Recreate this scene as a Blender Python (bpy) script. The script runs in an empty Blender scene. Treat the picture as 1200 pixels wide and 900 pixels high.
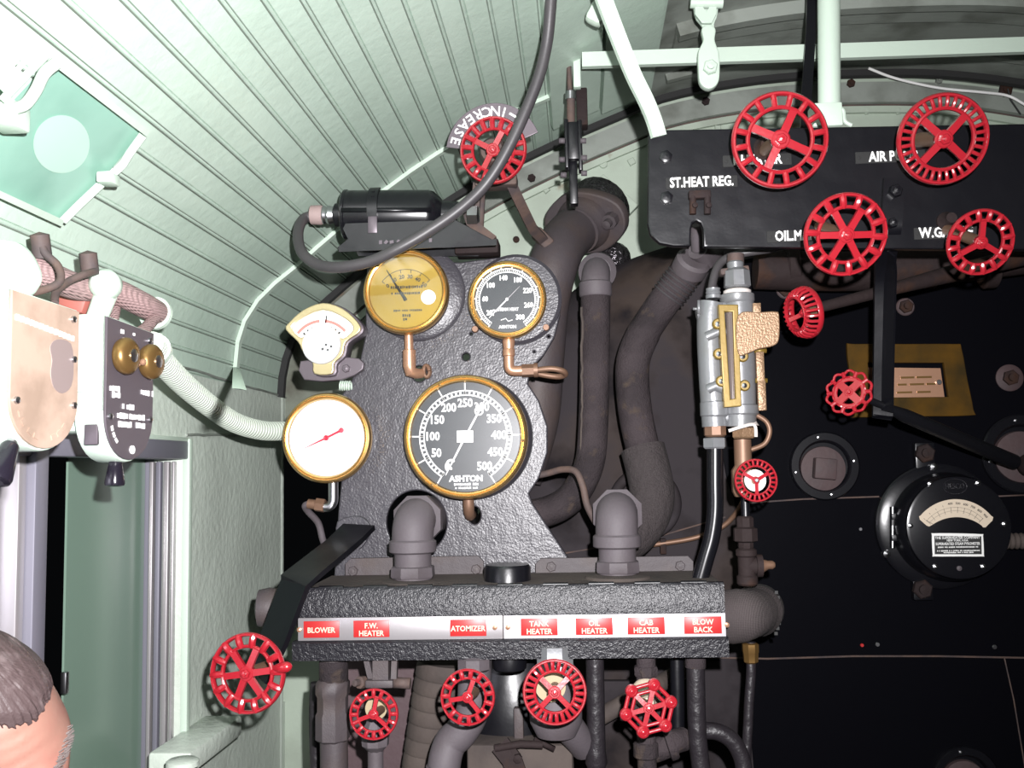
import bpy, bmesh, math, random
from mathutils import Vector, Matrix, noise
random.seed(4)
PI = math.pi
V = Vector
COL = bpy.context.scene.collection
# ------------------------------------------------------------------ camera
FPX = 1150.0
CAM = V((0, 0, 1.70))
ROLL = math.radians(1.0)
u, v = (680 - 600) / FPX, -(548 - 450) / FPX
u0 = u * math.cos(ROLL) + v * math.sin(ROLL)
v0 = -u * math.sin(ROLL) + v * math.cos(ROLL)
EL = math.atan(-v0)
YAW = math.atan(u0 * math.cos(EL))
fw = V((-math.sin(YAW) * math.cos(EL), math.cos(YAW) * math.cos(EL), math.sin(EL)))
rt = V((math.cos(YAW), math.sin(YAW), 0))
up = rt.cross(fw)
rt, up = rt * math.cos(ROLL) - up * math.sin(ROLL), rt * math.sin(ROLL) + up * math.cos(ROLL)

def ray(px, py):
    return fw + rt * ((px - 600) / FPX) + up * ((450 - py) / FPX)
def P(px, py, Y):
    d = ray(px, py); return CAM + d * (Y / d.y)
def PX(px, py, X):
    d = ray(px, py); return CAM + d * (X / d.x)
def PZ(px, py, z):
    d = ray(px, py); return CAM + d * ((z - CAM.z) / d.z)
def S(n, Y):
    return n * Y / FPX

cam_d = bpy.data.cameras.new('camera'); cam = bpy.data.objects.new('camera', cam_d); COL.objects.link(cam)
cam_d.sensor_width = 36; cam_d.lens = 36 * FPX / 1200; cam_d.clip_start = 0.02
M = Matrix((rt, up, -fw)).transposed().to_4x4(); M.translation = CAM
cam.matrix_world = M
bpy.context.scene.camera = cam

# ------------------------------------------------------------------ materials
def mat(name, col, rough=.5, metal=0, bump=None, var=None, coat=0, spec=.5, wave=None, extra=None):
    m = bpy.data.materials.new(name); m.use_nodes = True
    nt = m.node_tree; b = nt.nodes['Principled BSDF']
    b.inputs['Base Color'].default_value = (*col, 1)
    b.inputs['Roughness'].default_value = rough
    b.inputs['Metallic'].default_value = metal
    b.inputs['Specular IOR Level'].default_value = spec
    if coat:
        b.inputs['Coat Weight'].default_value = coat; b.inputs['Coat Roughness'].default_value = .12
    tc = nt.nodes.new('ShaderNodeTexCoord')
    def noi(scale, det=3):
        n = nt.nodes.new('ShaderNodeTexNoise'); n.inputs['Scale'].default_value = scale
        n.inputs['Detail'].default_value = det
        nt.links.new(tc.outputs['Object'], n.inputs['Vector']); return n
    if var:
        layers = var if isinstance(var, list) else [var]
        prev = None
        for (sc, c2, lo, hi) in layers:
            n = noi(sc, 5)
            r = nt.nodes.new('ShaderNodeMapRange'); r.inputs['From Min'].default_value = lo; r.inputs['From Max'].default_value = hi
            nt.links.new(n.outputs['Fac'], r.inputs['Value'])
            x = nt.nodes.new('ShaderNodeMix'); x.data_type = 'RGBA'
            if prev is None: x.inputs[6].default_value = (*col, 1)
            else: nt.links.new(prev.outputs[2], x.inputs[6])
            x.inputs[7].default_value = (*c2, 1)
            nt.links.new(r.outputs['Result'], x.inputs[0]); prev = x
        nt.links.new(prev.outputs[2], b.inputs['Base Color'])
    nrm = None
    bl = [] if not bump else (bump if isinstance(bump, list) else [bump])
    for (sc, st, dist) in bl:
        n = noi(sc, 2)
        k = nt.nodes.new('ShaderNodeBump'); k.inputs['Strength'].default_value = st; k.inputs['Distance'].default_value = dist
        nt.links.new(n.outputs['Fac'], k.inputs['Height'])
        if nrm: nt.links.new(nrm.outputs['Normal'], k.inputs['Normal'])
        nrm = k
    if wave:
        for (sc, st, dist, ax) in wave:
            w = nt.nodes.new('ShaderNodeTexWave'); w.inputs['Scale'].default_value = sc; w.bands_direction = ax
            w.inputs['Distortion'].default_value = 1.2; w.inputs['Detail'].default_value = 1
            nt.links.new(tc.outputs['Object'], w.inputs['Vector'])
            k = nt.nodes.new('ShaderNodeBump'); k.inputs['Strength'].default_value = st; k.inputs['Distance'].default_value = dist
            nt.links.new(w.outputs['Fac'], k.inputs['Height'])
            if nrm: nt.links.new(nrm.outputs['Normal'], k.inputs['Normal'])
            nrm = k
    if nrm: nt.links.new(nrm.outputs['Normal'], b.inputs['Normal'])
    return m

GREEN = (.47, .585, .495)
m_green = mat('green paint', GREEN, .42, bump=[(45, .25, .004), (220, .15, .0012)], var=(6, (.42, .53, .445), .45, .75))
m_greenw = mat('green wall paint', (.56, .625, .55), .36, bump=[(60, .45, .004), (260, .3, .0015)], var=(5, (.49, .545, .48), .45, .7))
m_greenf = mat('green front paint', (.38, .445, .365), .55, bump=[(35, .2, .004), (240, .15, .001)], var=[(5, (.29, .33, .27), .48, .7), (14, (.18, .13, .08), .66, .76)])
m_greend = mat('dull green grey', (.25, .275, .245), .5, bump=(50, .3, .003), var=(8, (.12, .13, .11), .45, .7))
m_dark = mat('dark unseen wall', (.035, .038, .036), .6, bump=(40, .2, .003))
m_gloss = mat('smooth black enamel', (.006, .006, .008), .25, bump=(60, .05, .001))
m_dirt = mat('sooty groove', (.17, .2, .165), .9)
m_matteblack = mat('matte black', (.02, .02, .02), .9)
m_white = mat('pale green enamel', (.50, .60, .51), .4, bump=(80, .25, .002))
m_black = mat('black gloss paint', (.0045, .0045, .0065), .33, bump=[(9, .32, .012), (150, .12, .0010)], spec=.5)
m_blackrough = mat('black rough paint', (.013, .0125, .016), .34, bump=[(150, .45, .003), (420, .6, .0014)], spec=.4)
m_board = mat('board paint', (.045, .042, .05), .36, bump=[(50, .25, .004), (230, .5, .0015)])
m_boiler = mat('dusty boiler jacket', (.034, .029, .032), .75, bump=[(14, .15, .006), (200, .2, .0008)], spec=.08, var=[(3.5, (.05, .037, .031), .48, .62), (7, (.012, .010, .0115), .48, .66)])
m_front = mat('boiler front black', (.0032, .0032, .0046), .4, bump=[(12, .12, .005), (200, .10, .0008)], spec=.015)
m_blackr = mat('black iron', (.006, .006, .008), .45, bump=(120, .2, .001), spec=.4)
m_pipe = mat('grey brown pipe', (.058, .047, .051), .6, bump=[(60, .3, .003), (400, .4, .001)], var=(14, (.066, .048, .044), .45, .7))
m_cast = mat('cast grey fitting', (.092, .078, .087), .66, bump=[(200, .4, .001)], var=(12, (.07, .057, .062), .45, .7))
m_lag = mat('dark lagging cloth', (.046, .036, .039), .85, bump=[(40, .8, .005), (300, 1, .0022)], var=[(9, (.024, .019, .021), .42, .65), (30, (.06, .044, .036), .58, .72)], spec=.2)
m_lagc = mat('coarse lagging cloth', (.042, .033, .034), .85, bump=[(45, 1, .006), (300, 1, .003)], wave=[(150, .4, .001, 'X'), (150, .4, .001, 'Z')])
m_lag2 = mat('black tape wrap', (.018, .015, .018), .42, bump=[(70, .6, .003), (300, .5, .001)], wave=[(20, .22, .002, 'DIAGONAL')])
m_braid = mat('braided cloth', (.075, .06, .06), .85, bump=(300, .5, .001), wave=[(130, .7, .0015, 'X'), (130, .3, .001, 'Z')], var=(10, (.05, .04, .04), .4, .7))
m_brown = mat('dusty brown', (.075, .058, .05), .85, bump=[(50, .5, .004)], var=(12, (.045, .035, .032), .4, .7))
m_rust = mat('rusty iron', (.10, .064, .052), .75, bump=(90, .6, .002), var=(25, (.06, .045, .045), .4, .65))
m_rustd = mat('dark rusty iron', (.024, .0165, .0165), .75, bump=(70, .6, .003), var=(14, (.045, .022, .014), .52, .7), spec=.15)
m_plug = mat('brown plug iron', (.06, .036, .037), .7, bump=(70, .5, .002), var=(18, (.05, .036, .038), .45, .7))
m_brassdisc = mat('dull cream brass', (.36, .29, .18), .5, .2)
m_red = mat('red enamel', (.33, .013, .022), .25, bump=(120, .2, .0012), coat=.6)
m_redl = mat('red label', (.42, .02, .02), .4)
m_brass = mat('brass', (.66, .42, .16), .26, .9, bump=[(40, .08, .002)])
m_brassd = mat('brushed brass dial', (.30, .205, .042), .38, .8, bump=(30, .05, .001))
m_bronze = mat('bronze', (.25, .145, .05), .34, .7)
m_brasspaint = mat('yellow brass casting', (.2, .13, .025), .42, .3, bump=(90, .2, .001))
m_copper = mat('copper', (.55, .31, .2), .34, .6, bump=(70, .15, .001))
m_copperd = mat('aged copper', (.2, .115, .075), .5, .4, bump=(90, .2, .001))
m_silver = mat('aluminium', (.36, .34, .35), .38, .5, bump=(60, .1, .001))
m_alu = mat('aluminium paint', (.2, .205, .215), .36, .3, bump=(60, .3, .002), var=(20, (.18, .18, .18), .5, .75))
m_steel = mat('steel', (.5, .5, .52), .3, 1)
m_frame = mat('window frame metal', (.17, .165, .2), .45, .2, bump=(40, .1, .001))
m_dial = mat('black dial', (.04, .045, .05), .33)
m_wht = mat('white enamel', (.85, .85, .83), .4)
m_cream = mat('cream scale', (.62, .52, .4), .5)
m_ink = mat('dark ink', (.02, .02, .02), .6)
m_pink = mat('pink scale', (.6, .2, .17), .5)
m_redn = mat('crimson needle', (.5, .03, .06), .4)
m_rubber = mat('grey rubber', (.045, .041, .045), .45, bump=(150, .15, .001), var=(8, (.06, .055, .057), .4, .7))
m_plastic = mat('black plastic', (.012, .01, .016), .18)
m_hose = mat('pale hose', (.45, .5, .43), .5)
m_dull = mat('dark hose groove', (.2, .22, .18), .8)
m_braidp = mat('pinkish braid', (.30, .20, .195), .8, wave=[(90, .5, .002, 'X'), (90, .5, .002, 'Z')], bump=(200, .4, .001))
m_copperplate = mat('worn copper plate', (.52, .38, .30), .4, .3, bump=[(30, .25, .003)], var=(14, (.36, .26, .20), .45, .65))
m_greyplate = mat('grey metal plate', (.12, .10, .115), .4, .4, bump=(50, .15, .001))
m_sashrefl = mat('sash glass reflecting green', (.16, .235, .185), .25, bump=(4, .05, .004))
m_hatch = mat('green hatch pane', (.24, .42, .34), .3, bump=(20, .1, .002), var=[(9, (.19, .35, .28), .45, .7)])
m_hatchd = mat('pale hatch disc', (.38, .55, .46), .4)
m_tag = mat('tan casting', (.25, .155, .09), .42, .4, bump=(260, .6, .002))
m_gasket = mat('white gasket', (.6, .55, .52), .7)
m_foil = mat('crumpled foil', (.13, .12, .13), .25, .9, bump=[(90, 1, .01)])
m_skin = mat('skin', (.24, .125, .095), .48, bump=(180, .15, .0008), var=(22, (.23, .10, .078), .45, .7))
m_hair = mat('grey brown hair', (.055, .038, .038), .5, bump=[(200, .5, .0015)], var=[(45, (.11, .085, .085), .5, .7)], spec=.2)
m_brow = mat('grey brow hair', (.10, .08, .075), .6)
m_shirt = mat('dark blue cloth', (.05, .06, .09), .85, bump=(200, .3, .001))
m_wood = mat('dark floor boards', (.08, .06, .045), .7, wave=[(4, .3, .004, 'X')])
m_eye = mat('eye white', (.8, .78, .75), .2)
def glassmat():
    m = bpy.data.materials.new('gauge glass'); m.use_nodes = True
    nt = m.node_tree; nt.nodes.clear()
    o = nt.nodes.new('ShaderNodeOutputMaterial'); t = nt.nodes.new('ShaderNodeBsdfTransparent')
    g = nt.nodes.new('ShaderNodeBsdfGlossy'); g.inputs['Roughness'].default_value = .06
    f = nt.nodes.new('ShaderNodeFresnel'); f.inputs['IOR'].default_value = 1.45
    x = nt.nodes.new('ShaderNodeMixShader')
    nt.links.new(f.outputs[0], x.inputs[0]); nt.links.new(t.outputs[0], x.inputs[1]); nt.links.new(g.outputs[0], x.inputs[2])
    nt.links.new(x.outputs[0], o.inputs[0]); return m
m_glass = glassmat()

# ------------------------------------------------------------------ mesh builder
def frame(origin, n, upv=V((0, 0, 1))):
    """local +X right, +Z up, local -Y = n (towards the viewer)"""
    y = -V(n).normalized(); x = y.cross(upv).normalized(); z = x.cross(y)
    m = Matrix((x, y, z)).transposed().to_4x4(); m.translation = origin; return m
def fr(px, py, Y, n=(0, -1, 0)):
    return frame(P(px, py, Y), V(n))
R90 = Matrix.Rotation(PI / 2, 4, 'X')

def cr(pts, n=6, closed=False):
    pts = [V(p) for p in pts]
    if len(pts) < 3: return pts
    out = []; k = len(pts)
    rng = range(k if closed else k - 1)
    for i in rng:
        g = (lambda j: pts[j % k]) if closed else (lambda j: pts[max(0, min(k - 1, j))])
        a, b, c, d = g(i - 1), g(i), g(i + 1), g(i + 2)
        for s in range(n):
            t = s / n
            out.append(.5 * ((2 * b) + (c - a) * t + (2 * a - 5 * b + 4 * c - d) * t * t + (3 * b - a - 3 * c + d) * t ** 3))
    if not closed: out.append(pts[-1])
    return out

class MB:
    def __init__(s, T=None):
        s.bm = bmesh.new(); s.T = T or Matrix()
    def face(s, vs, m):
        try:
            f = s.bm.faces.new(vs); f.material_index = m; f.smooth = True; return f
        except ValueError: return None
    def vert(s, p): return s.bm.verts.new(s.T @ V(p))
    def ringstrip(s, rings, m, closed=False, capa=True, capb=True):
        vr = [[s.vert(p) for p in r] for r in rings]; n = len(vr[0])
        prs = list(zip(vr[:-1], vr[1:]))
        if closed: prs.append((vr[-1], vr[0]))
        for a, b in prs:
            for i in range(n):
                s.face([a[i], a[(i + 1) % n], b[(i + 1) % n], b[i]], m)
        if not closed:
            for flag, r in ((capa, list(reversed(vr[0]))), (capb, vr[-1])):
                if flag:
                    f = s.face(r, m)
                    if f: f.smooth = False
        return s
    def tube(s, pts, r, seg=14, m=0, closed=False, flat=None, cap=True):
        pts = [V(p) for p in pts]; n = len(pts)
        rs = r if isinstance(r, (list, tuple)) else [r] * n
        rings = []; nrm = None
        for i in range(n):
            if closed: t = (pts[(i + 1) % n] - pts[i - 1])
            else: t = pts[min(n - 1, i + 1)] - pts[max(0, i - 1)]
            t.normalize()
            if nrm is None:
                nrm = t.orthogonal().normalized() if flat is None else (V(flat[2]) - t * t.dot(V(flat[2]))).normalized()
            else:
                nrm = (nrm - t * nrm.dot(t))
                nrm = nrm.normalized() if nrm.length > 1e-6 else t.orthogonal().normalized()
            b = t.cross(nrm)
            if flat:      # rectangular section: flat=(w,h,normal): w along b, h along normal
                w, h = flat[0] / 2 * rs[i], flat[1] / 2 * rs[i]
                rings.append([pts[i] + b * w + nrm * h, pts[i] - b * w + nrm * h, pts[i] - b * w - nrm * h, pts[i] + b * w - nrm * h])
            else:
                rings.append([pts[i] + (nrm * math.cos(a) + b * math.sin(a)) * rs[i] for a in [2 * PI * k / seg for k in range(seg)]])
        return s.ringstrip(rings, m, closed, cap, cap)
    def cyl(s, a, b, r, r2=None, seg=20, m=0):
        return s.tube([a, b], [r, r if r2 is None else r2], seg, m)
    def lathe(s, prof, o=(0, 0, 0), ax=(0, -1, 0), seg=40, m=0):
        o = V(o); ax = V(ax).normalized(); x = ax.orthogonal().normalized(); y = ax.cross(x)
        rings = []
        for (r, h) in prof:
            r = max(r, 1e-5)
            rings.append([o + ax * h + (x * math.cos(a) + y * math.sin(a)) * r for a in [2 * PI * (k + .5) / seg for k in range(seg)]])
        return s.ringstrip(rings, m)
    def torus(s, R, r, o=(0, 0, 0), ax=(0, 1, 0), seg=48, sg=10, m=0, sq=1.0):
        o = V(o); ax = V(ax).normalized(); x = ax.orthogonal().normalized(); y = ax.cross(x)
        rings = []
        for k in range(seg):
            a = 2 * PI * k / seg; d = x * math.cos(a) + y * math.sin(a)
            rings.append([o + d * (R + r * math.cos(b)) + ax * (r * sq * math.sin(b)) for b in [2 * PI * j / sg for j in range(sg)]])
        return s.ringstrip(rings, m, closed=True)
    def box(s, c, size, rot=None, bev=0, m=0):
        t = bmesh.new(); bmesh.ops.create_cube(t, size=1)
        for q in t.verts: q.co = V((q.co.x * size[0], q.co.y * size[1], q.co.z * size[2]))
        if bev: bmesh.ops.bevel(t, geom=t.edges[:], offset=bev, segments=2, affect='EDGES', profile=.5)
        A = Matrix.Translation(V(c)) @ (rot.to_4x4() if rot else Matrix())
        return s.addbm(t, A, m)
    def addbm(s, t, A, m):
        mp = {}
        for q in t.verts: mp[q] = s.bm.verts.new(s.T @ (A @ q.co))
        for f in t.faces:
            g = s.face([mp[q] for q in f.verts], m)
        t.free(); return s
    def addmesh(s, me, A, m):
        A = s.T @ A
        vs = [s.bm.verts.new(A @ q.co) for q in me.vertices]
        for p in me.polygons:
            f = s.face([vs[i] for i in p.vertices], m)
            if f and abs(p.normal.z) > .99: f.smooth = False
        bpy.data.meshes.remove(me); return s
    def text(s, st, size, c=(0, 0, 0), m=0, rot=0, ext=.0006, A=None, sx=1, bold=0):
        cu = bpy.data.curves.new('t', 'FONT'); cu.body = st; cu.size = size; cu.extrude = ext; cu.resolution_u = 2
        cu.align_x = 'CENTER'; cu.align_y = 'CENTER'; cu.offset = bold
        o = bpy.data.objects.new('t', cu); me = bpy.data.meshes.new_from_object(o)
        bpy.data.objects.remove(o); bpy.data.curves.remove(cu)
        B = (A or Matrix()) @ Matrix.Translation(V(c)) @ R90 @ Matrix.Rotation(rot, 4, 'Z') @ Matrix.Diagonal((sx, 1, 1, 1))
        return s.addmesh(me, B, m)
    def plate(s, outs, t, A, m=0, bev=0):
        """outs: closed 2-D outlines (holes included); front at local y=0, body behind"""
        cu = bpy.data.curves.new('p', 'CURVE'); cu.dimensions = '2D'; cu.fill_mode = 'BOTH'
        cu.extrude = t / 2 - bev; cu.bevel_depth = bev; cu.bevel_resolution = 1
        for o_ in outs:
            sp = cu.splines.new('POLY'); sp.points.add(len(o_) - 1)
            for q, p in zip(sp.points, o_): q.co = (p[0], p[1], 0, 1)
            sp.use_cyclic_u = True
        o = bpy.data.objects.new('p', cu); me = bpy.data.meshes.new_from_object(o)
        bpy.data.objects.remove(o); bpy.data.curves.remove(cu)
        return s.addmesh(me, A @ Matrix.Translation((0, t / 2, 0)) @ R90, m)
    def platepx(s, outs, Y, t, m=0, bev=0):
        o2 = [[(P(x, y, Y).x, P(x, y, Y).z) for x, y in o] for o in outs]
        return s.plate(o2, t, Matrix.Translation((0, Y, 0)), m, bev)

MW = {}
def finish(o, me):
    pass
def build(mb, name, mats, parent=None, local=False, label=None, ang=38):
    bm = mb.bm
    bmesh.ops.remove_doubles(bm, verts=bm.verts[:], dist=1e-6)
    bmesh.ops.recalc_face_normals(bm, faces=bm.faces[:])
    me = bpy.data.meshes.new(name)
    if parent is not None and not local:
        bm.transform(MW[parent].inverted())
    loc = None
    if parent is None:
        xs = [q.co for q in bm.verts]
        loc = V(((min(q.x for q in xs) + max(q.x for q in xs)) / 2, (min(q.y for q in xs) + max(q.y for q in xs)) / 2, min(q.z for q in xs)))
        bm.transform(Matrix.Translation(-loc))
    bm.to_mesh(me); bm.free()
    for x in (mats if isinstance(mats, (list, tuple)) else [mats]): me.materials.append(x)
    fl = [p.use_smooth for p in me.polygons]
    me.set_sharp_from_angle(angle=math.radians(ang))
    me.polygons.foreach_set('use_smooth', fl)
    o = bpy.data.objects.new(name, me); COL.objects.link(o)
    if parent is not None:
        o.parent = parent; MW[o] = MW[parent].copy()
    else:
        o.location = loc; MW[o] = Matrix.Translation(loc)
    if label: o['label'] = label
    return o
def tag(o, label, cat, group=None):
    o['label'] = label; o['category'] = cat
    if group: o['group'] = group
    return o
def struct(o): o['kind'] = 'structure'; return o
GROUPS = {'handwheel': 'red valve handwheels', 'pressure_gauge': 'round gauges on the board', 'boiler_stud': 'studs on the boiler', 'washout_plug': 'washout plug flanges', 'cast_elbow': 'cast elbows on the box', 'globe_valve': 'valves under the box', 'lagged_pipe': 'lagged pipes behind the board', 'wrapped_pipe': 'wrapped pipes under the box', 'extension_rod': 'rods held by the long arm', 'controller_box': 'controller boxes at the left', 'bracket_arm': 'black flat arms', 'round_cap': 'round black caps', 'black_pipe': 'plain black pipes'}
def thing(name, label, cat, A, group=None):
    group = group or GROUPS.get(name)
    o = bpy.data.objects.new(name, None); COL.objects.link(o); o.empty_display_size = .03
    if not isinstance(A, Matrix): A = Matrix.Translation(V(A))
    o.matrix_world = A; MW[o] = A.copy()
    return tag(o, label, cat, group)
def part(parent, name, mats, fn, local=True, label=None, ang=38):
    mb = MB(); fn(mb); return build(mb, name, mats, parent, local, label, ang)

def circ(cx, cy, r, n=36, a0=0, a1=2 * PI):
    return [(cx + r * math.cos(a0 + (a1 - a0) * k / n), cy + r * math.sin(a0 + (a1 - a0) * k / n)) for k in range(n)]
def circpx(cx, cy, rx, ry=None, n=36):
    ry = ry or rx
    return [(cx + rx * math.cos(2 * PI * k / n), cy - ry * math.sin(2 * PI * k / n)) for k in range(n)]
def smooth2(pts, n=6):
    return [(p.x, p.y) for p in cr([V((a, b, 0)) for a, b in pts], n, True)]

# ------------------------------------------------------------------ setting
XW, YW = -.79, 2.60
prof = [(-.795, .2), (-.785, .29), (-.743, .387), (-.655, .472), (-.548, .56), (-.45, .646), (-.274, .758), (-.068, .857), (.13, .937), (.26, .983), (.478, 1.015), (.72, 1.022), (1.0, 1.005), (1.3, .94), (1.6, .83), (1.9, .66), (2.1, .45), (2.14, .2)]
prof = [V((a, 0, b + 1.70)) for a, b in prof]
pr = cr(prof, 16)
# arc length table
L = [0]
for a, b in zip(pr[:-1], pr[1:]): L.append(L[-1] + (b - a).length)
def at(s):
    s = max(0, min(L[-1] - 1e-6, s))
    lo = 0
    while L[lo + 1] < s: lo += 1
    t = (s - L[lo]) / (L[lo + 1] - L[lo]); p = pr[lo].lerp(pr[lo + 1], t)
    d = (pr[lo + 1] - pr[lo]).normalized(); nrm = V((d.z, 0, -d.x))   # inward (down/right)
    return p, nrm, d
def s_of_x(x):
    for i in range(len(pr) - 1):
        if pr[i].x <= x <= pr[i + 1].x and pr[i].z > 1.9: return L[i] + (L[i + 1] - L[i]) * (x - pr[i].x) / max(1e-9, pr[i + 1].x - pr[i].x)
    return 0
def ROOF(px, py):
    d = ray(px, py); best = None
    for a, b in zip(pr[:-1], pr[1:]):
        # solve CAM + t*d on segment in xz
        e = b - a; den = d.x * (-e.z) + e.x * d.z
        if abs(den) < 1e-9: continue
        rx, rz = a.x - CAM.x, a.z - CAM.z
        t = (rx * (-e.z) + e.x * rz) / den; w = (d.x * rz - d.z * rx) / den
        if t > 0 and -1e-6 <= w <= 1 + 1e-6 and (best is None or t < best): best = t
    return CAM + d * (best or 1)
def near_s(p):
    i = min(range(len(pr)), key=lambda k: (pr[k].x - p.x) ** 2 + (pr[k].z - p.z) ** 2); return L[i]

def ceiling():
    mb = MB()
    S_end = s_of_x(-.06)
    pts = []  # (point, mat of the strip after it)
    s = 0.0; pitch = .047
    outer = []
    def add(s, h, m=0):
        p, n, d = at(s); outer.append((p + n * h, m))
    k = 0
    while s < S_end:
        add(s, 0, 1); add(s + .0009, -.004, 1); add(s + .0018, -.004, 0)
        add(s + .0026, -.0004); add(s + .005, .0012); add(s + .0076, -.0004, 1 if k % 2 == 0 else 0); add(s + .0084, -.0025, 0); add(s + .0096, -.0002)
        for j in range(1, 3): add(s + .013 + (pitch - .014) * j / 3, 0.0004 * math.sin(k * 3.1 + j))
        s += pitch; k += 1
    while s < L[-1]:
        add(s, 0); s += .04
    add(L[-1], 0)
    y0, y1 = -.7, YW
    A = [mb.vert((p.x, y0, p.z)) for p, m in outer]; B = [mb.vert((p.x, y1, p.z)) for p, m in outer]
    C = [mb.vert((p.x, y0, p.z)) for p in [q + V((0, 0, .05)) for q, m in outer]]; D = [mb.vert((p.x, y1, p.z)) for p in [q + V((0, 0, .05)) for q, m in outer]]
    for i in range(len(outer) - 1):
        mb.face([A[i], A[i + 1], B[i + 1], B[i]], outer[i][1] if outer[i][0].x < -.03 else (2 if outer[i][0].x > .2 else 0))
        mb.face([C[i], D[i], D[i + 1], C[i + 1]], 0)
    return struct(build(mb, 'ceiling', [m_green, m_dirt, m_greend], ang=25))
ceil = ceiling()

# left wall with its two window openings
ZT = 1.70 + .2
zf = PX(205, 548, XW).z
y_a, y_b = PX(46, 700, XW).y, PX(213, 700, XW).y       # far window opening
y_c, y_d = .45, PX(30, 700, XW).y                      # near window opening
zt, zb = PX(200, 516, XW).z, 1.70 - .60
mb = MB()
def wbox(y0, y1, z0, z1, m=0): mb.box((XW - .03, (y0 + y1) / 2, (z0 + z1) / 2), (.06, y1 - y0, z1 - z0), m=m)
wbox(-.7, YW, zt, ZT + .004); wbox(-.7, YW, 0, zb); wbox(-.7, y_c, zb, zt); wbox(y_b, YW - .03, zb, zt)
# rounded far corner
mb.tube([(XW - .025, YW - .03, 0), (XW - .025, YW - .03, ZT)], .028, 20)
walll = struct(build(mb, 'wall_left', [m_greenw]))
# welded seam ridges of the wall sheets
mb = MB()
for pp in (cr([PX(192, 423, XW), PX(260, 444, XW), PX(338, 467, XW)], 10), cr([PX(218, 510, XW), PX(275, 509, XW), PX(322, 508, XW)], 10)):
    mb.tube([p + V((.0005, 0, random.uniform(-.0012, .0012))) for p in pp], .003, 6)
struct(build(mb, 'trim_1', [m_greend]))

# window 1: metal frame round the opening, jamb rails, sliding sash
w1 = thing('window_1', 'far cab window with grey metal frame and sliding sash coloured as reflected green', 'window', (XW, (y_a + y_b) / 2, zb)); del w1['category']; struct(w1)
yt = PX(200, 700, XW).y
def fn(mb):
    mb.box((XW - .02, (y_a + y_d) / 2, (zt + zb) / 2), (.062, y_a - y_d, zt - zb), bev=.003)          # stile between the windows
    mb.box((XW - .015, (y_a + y_b) / 2 - .01, zt - .018), (.05, y_b - y_a + .03, .036), bev=.003)           # head rail
part(w1, 'frame', [m_frame], fn, False)
part(w1, 'head_strip', [m_white], lambda mb: mb.box((XW + .004, (y_a + y_b) / 2 + .05, zt + .003), (.012, y_b - y_a - .09, .008), bev=.001), False, 'pale green edge strip')
part(w1, 'edge_strip', [m_white], lambda mb: mb.box((XW + .006, y_b + .008, (zt + zb) / 2), (.014, .018, zt - zb + .01), bev=.002), False, 'pale green edge strip')
part(w1, 'jamb', [m_frame], lambda mb: mb.box((XW - .05, y_b + .012, (zt + zb) / 2), (.11, .02, zt - zb)), False)
for dx, w in ((.016, .006), (.030, .011), (.046, .010), (.060, .008)):
    part(w1, 'jamb_rail', [m_silver if dx != .046 else m_frame], lambda mb: mb.box((XW - dx, y_b - .004, (zt + zb) / 2 - .02), (w, .018, zt - zb - .04), bev=.002), False, 'bright metal channel')
ys0 = PX(79, 700, XW - .075).y
part(w1, 'sash', [m_sashrefl], lambda mb: mb.box((XW - .08, (ys0 + y_b) / 2, (zt + zb) / 2), (.004, y_b - ys0, zt - zb)), False, 'sliding sash glass with reflected green as its colour')  # opaque pane; the cab's green reflection is put into its colour
part(w1, 'latch', [m_steel], lambda mb: mb.box(PX(76, 800, XW - .06) , (.01, .012, .035), bev=.002), False, 'small metal sash latch')
w2 = thing('window_2', 'near cab window with pale grey sash at the left edge', 'window', (XW, (y_c + y_d) / 2, zb)); del w2['category']; struct(w2)
part(w2, 'frame', [m_frame], lambda mb: (mb.box((XW - .02, (y_c + y_d) / 2, zt - .018), (.05, y_d - y_c, .036), bev=.003)), False)
part(w2, 'jamb_rail', [m_silver], lambda mb: mb.box((XW - .016, y_d - .012, (zt + zb) / 2), (.03, .02, zt - zb), bev=.003), False, 'bright metal channel')
part(w2, 'sash', [mat('pale grey sash', (.5, .5, .58), .4, .2)], lambda mb: mb.box((XW - .05, (y_c + y_d - .04) / 2, (zt + zb) / 2), (.012, y_d - y_c - .05, zt - zb)), False)

# window ledge (arm rest) below the far window
zl = PX(240, 838, XW).z
yl0 = PZ(178, 882, zl).y; yl1 = PX(240, 838, XW).y; ylm = (yl0 + yl1) / 2
mb = MB()
o = [(XW - .002, yl0), (XW + .33, yl0 + .12), (XW + .36, yl0 + .3), (XW + .02, yl0 + .46), (XW - .002, yl0 + .46)]
A = Matrix.Translation((0, 0, zl)) @ Matrix.Rotation(-PI / 2, 4, 'X')
mb.box((XW + .04, ylm, zl - .02), (.08, yl1 - yl0, .04), bev=.006)
ledge = thing('window_ledge', 'green painted arm-rest ledge bolted under the far window', 'ledge', (XW + .05, ylm, zl - .04))
build(mb, 'shelf', [m_greenw], ledge)
part(ledge, 'cap', [m_greenw], lambda mb: mb.lathe([(.028, -.002), (.028, .006), (.024, .009), (0, .009)], PZ(214, 896, zl), (0, 0, 1), 28), False, 'round pale cap')

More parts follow.
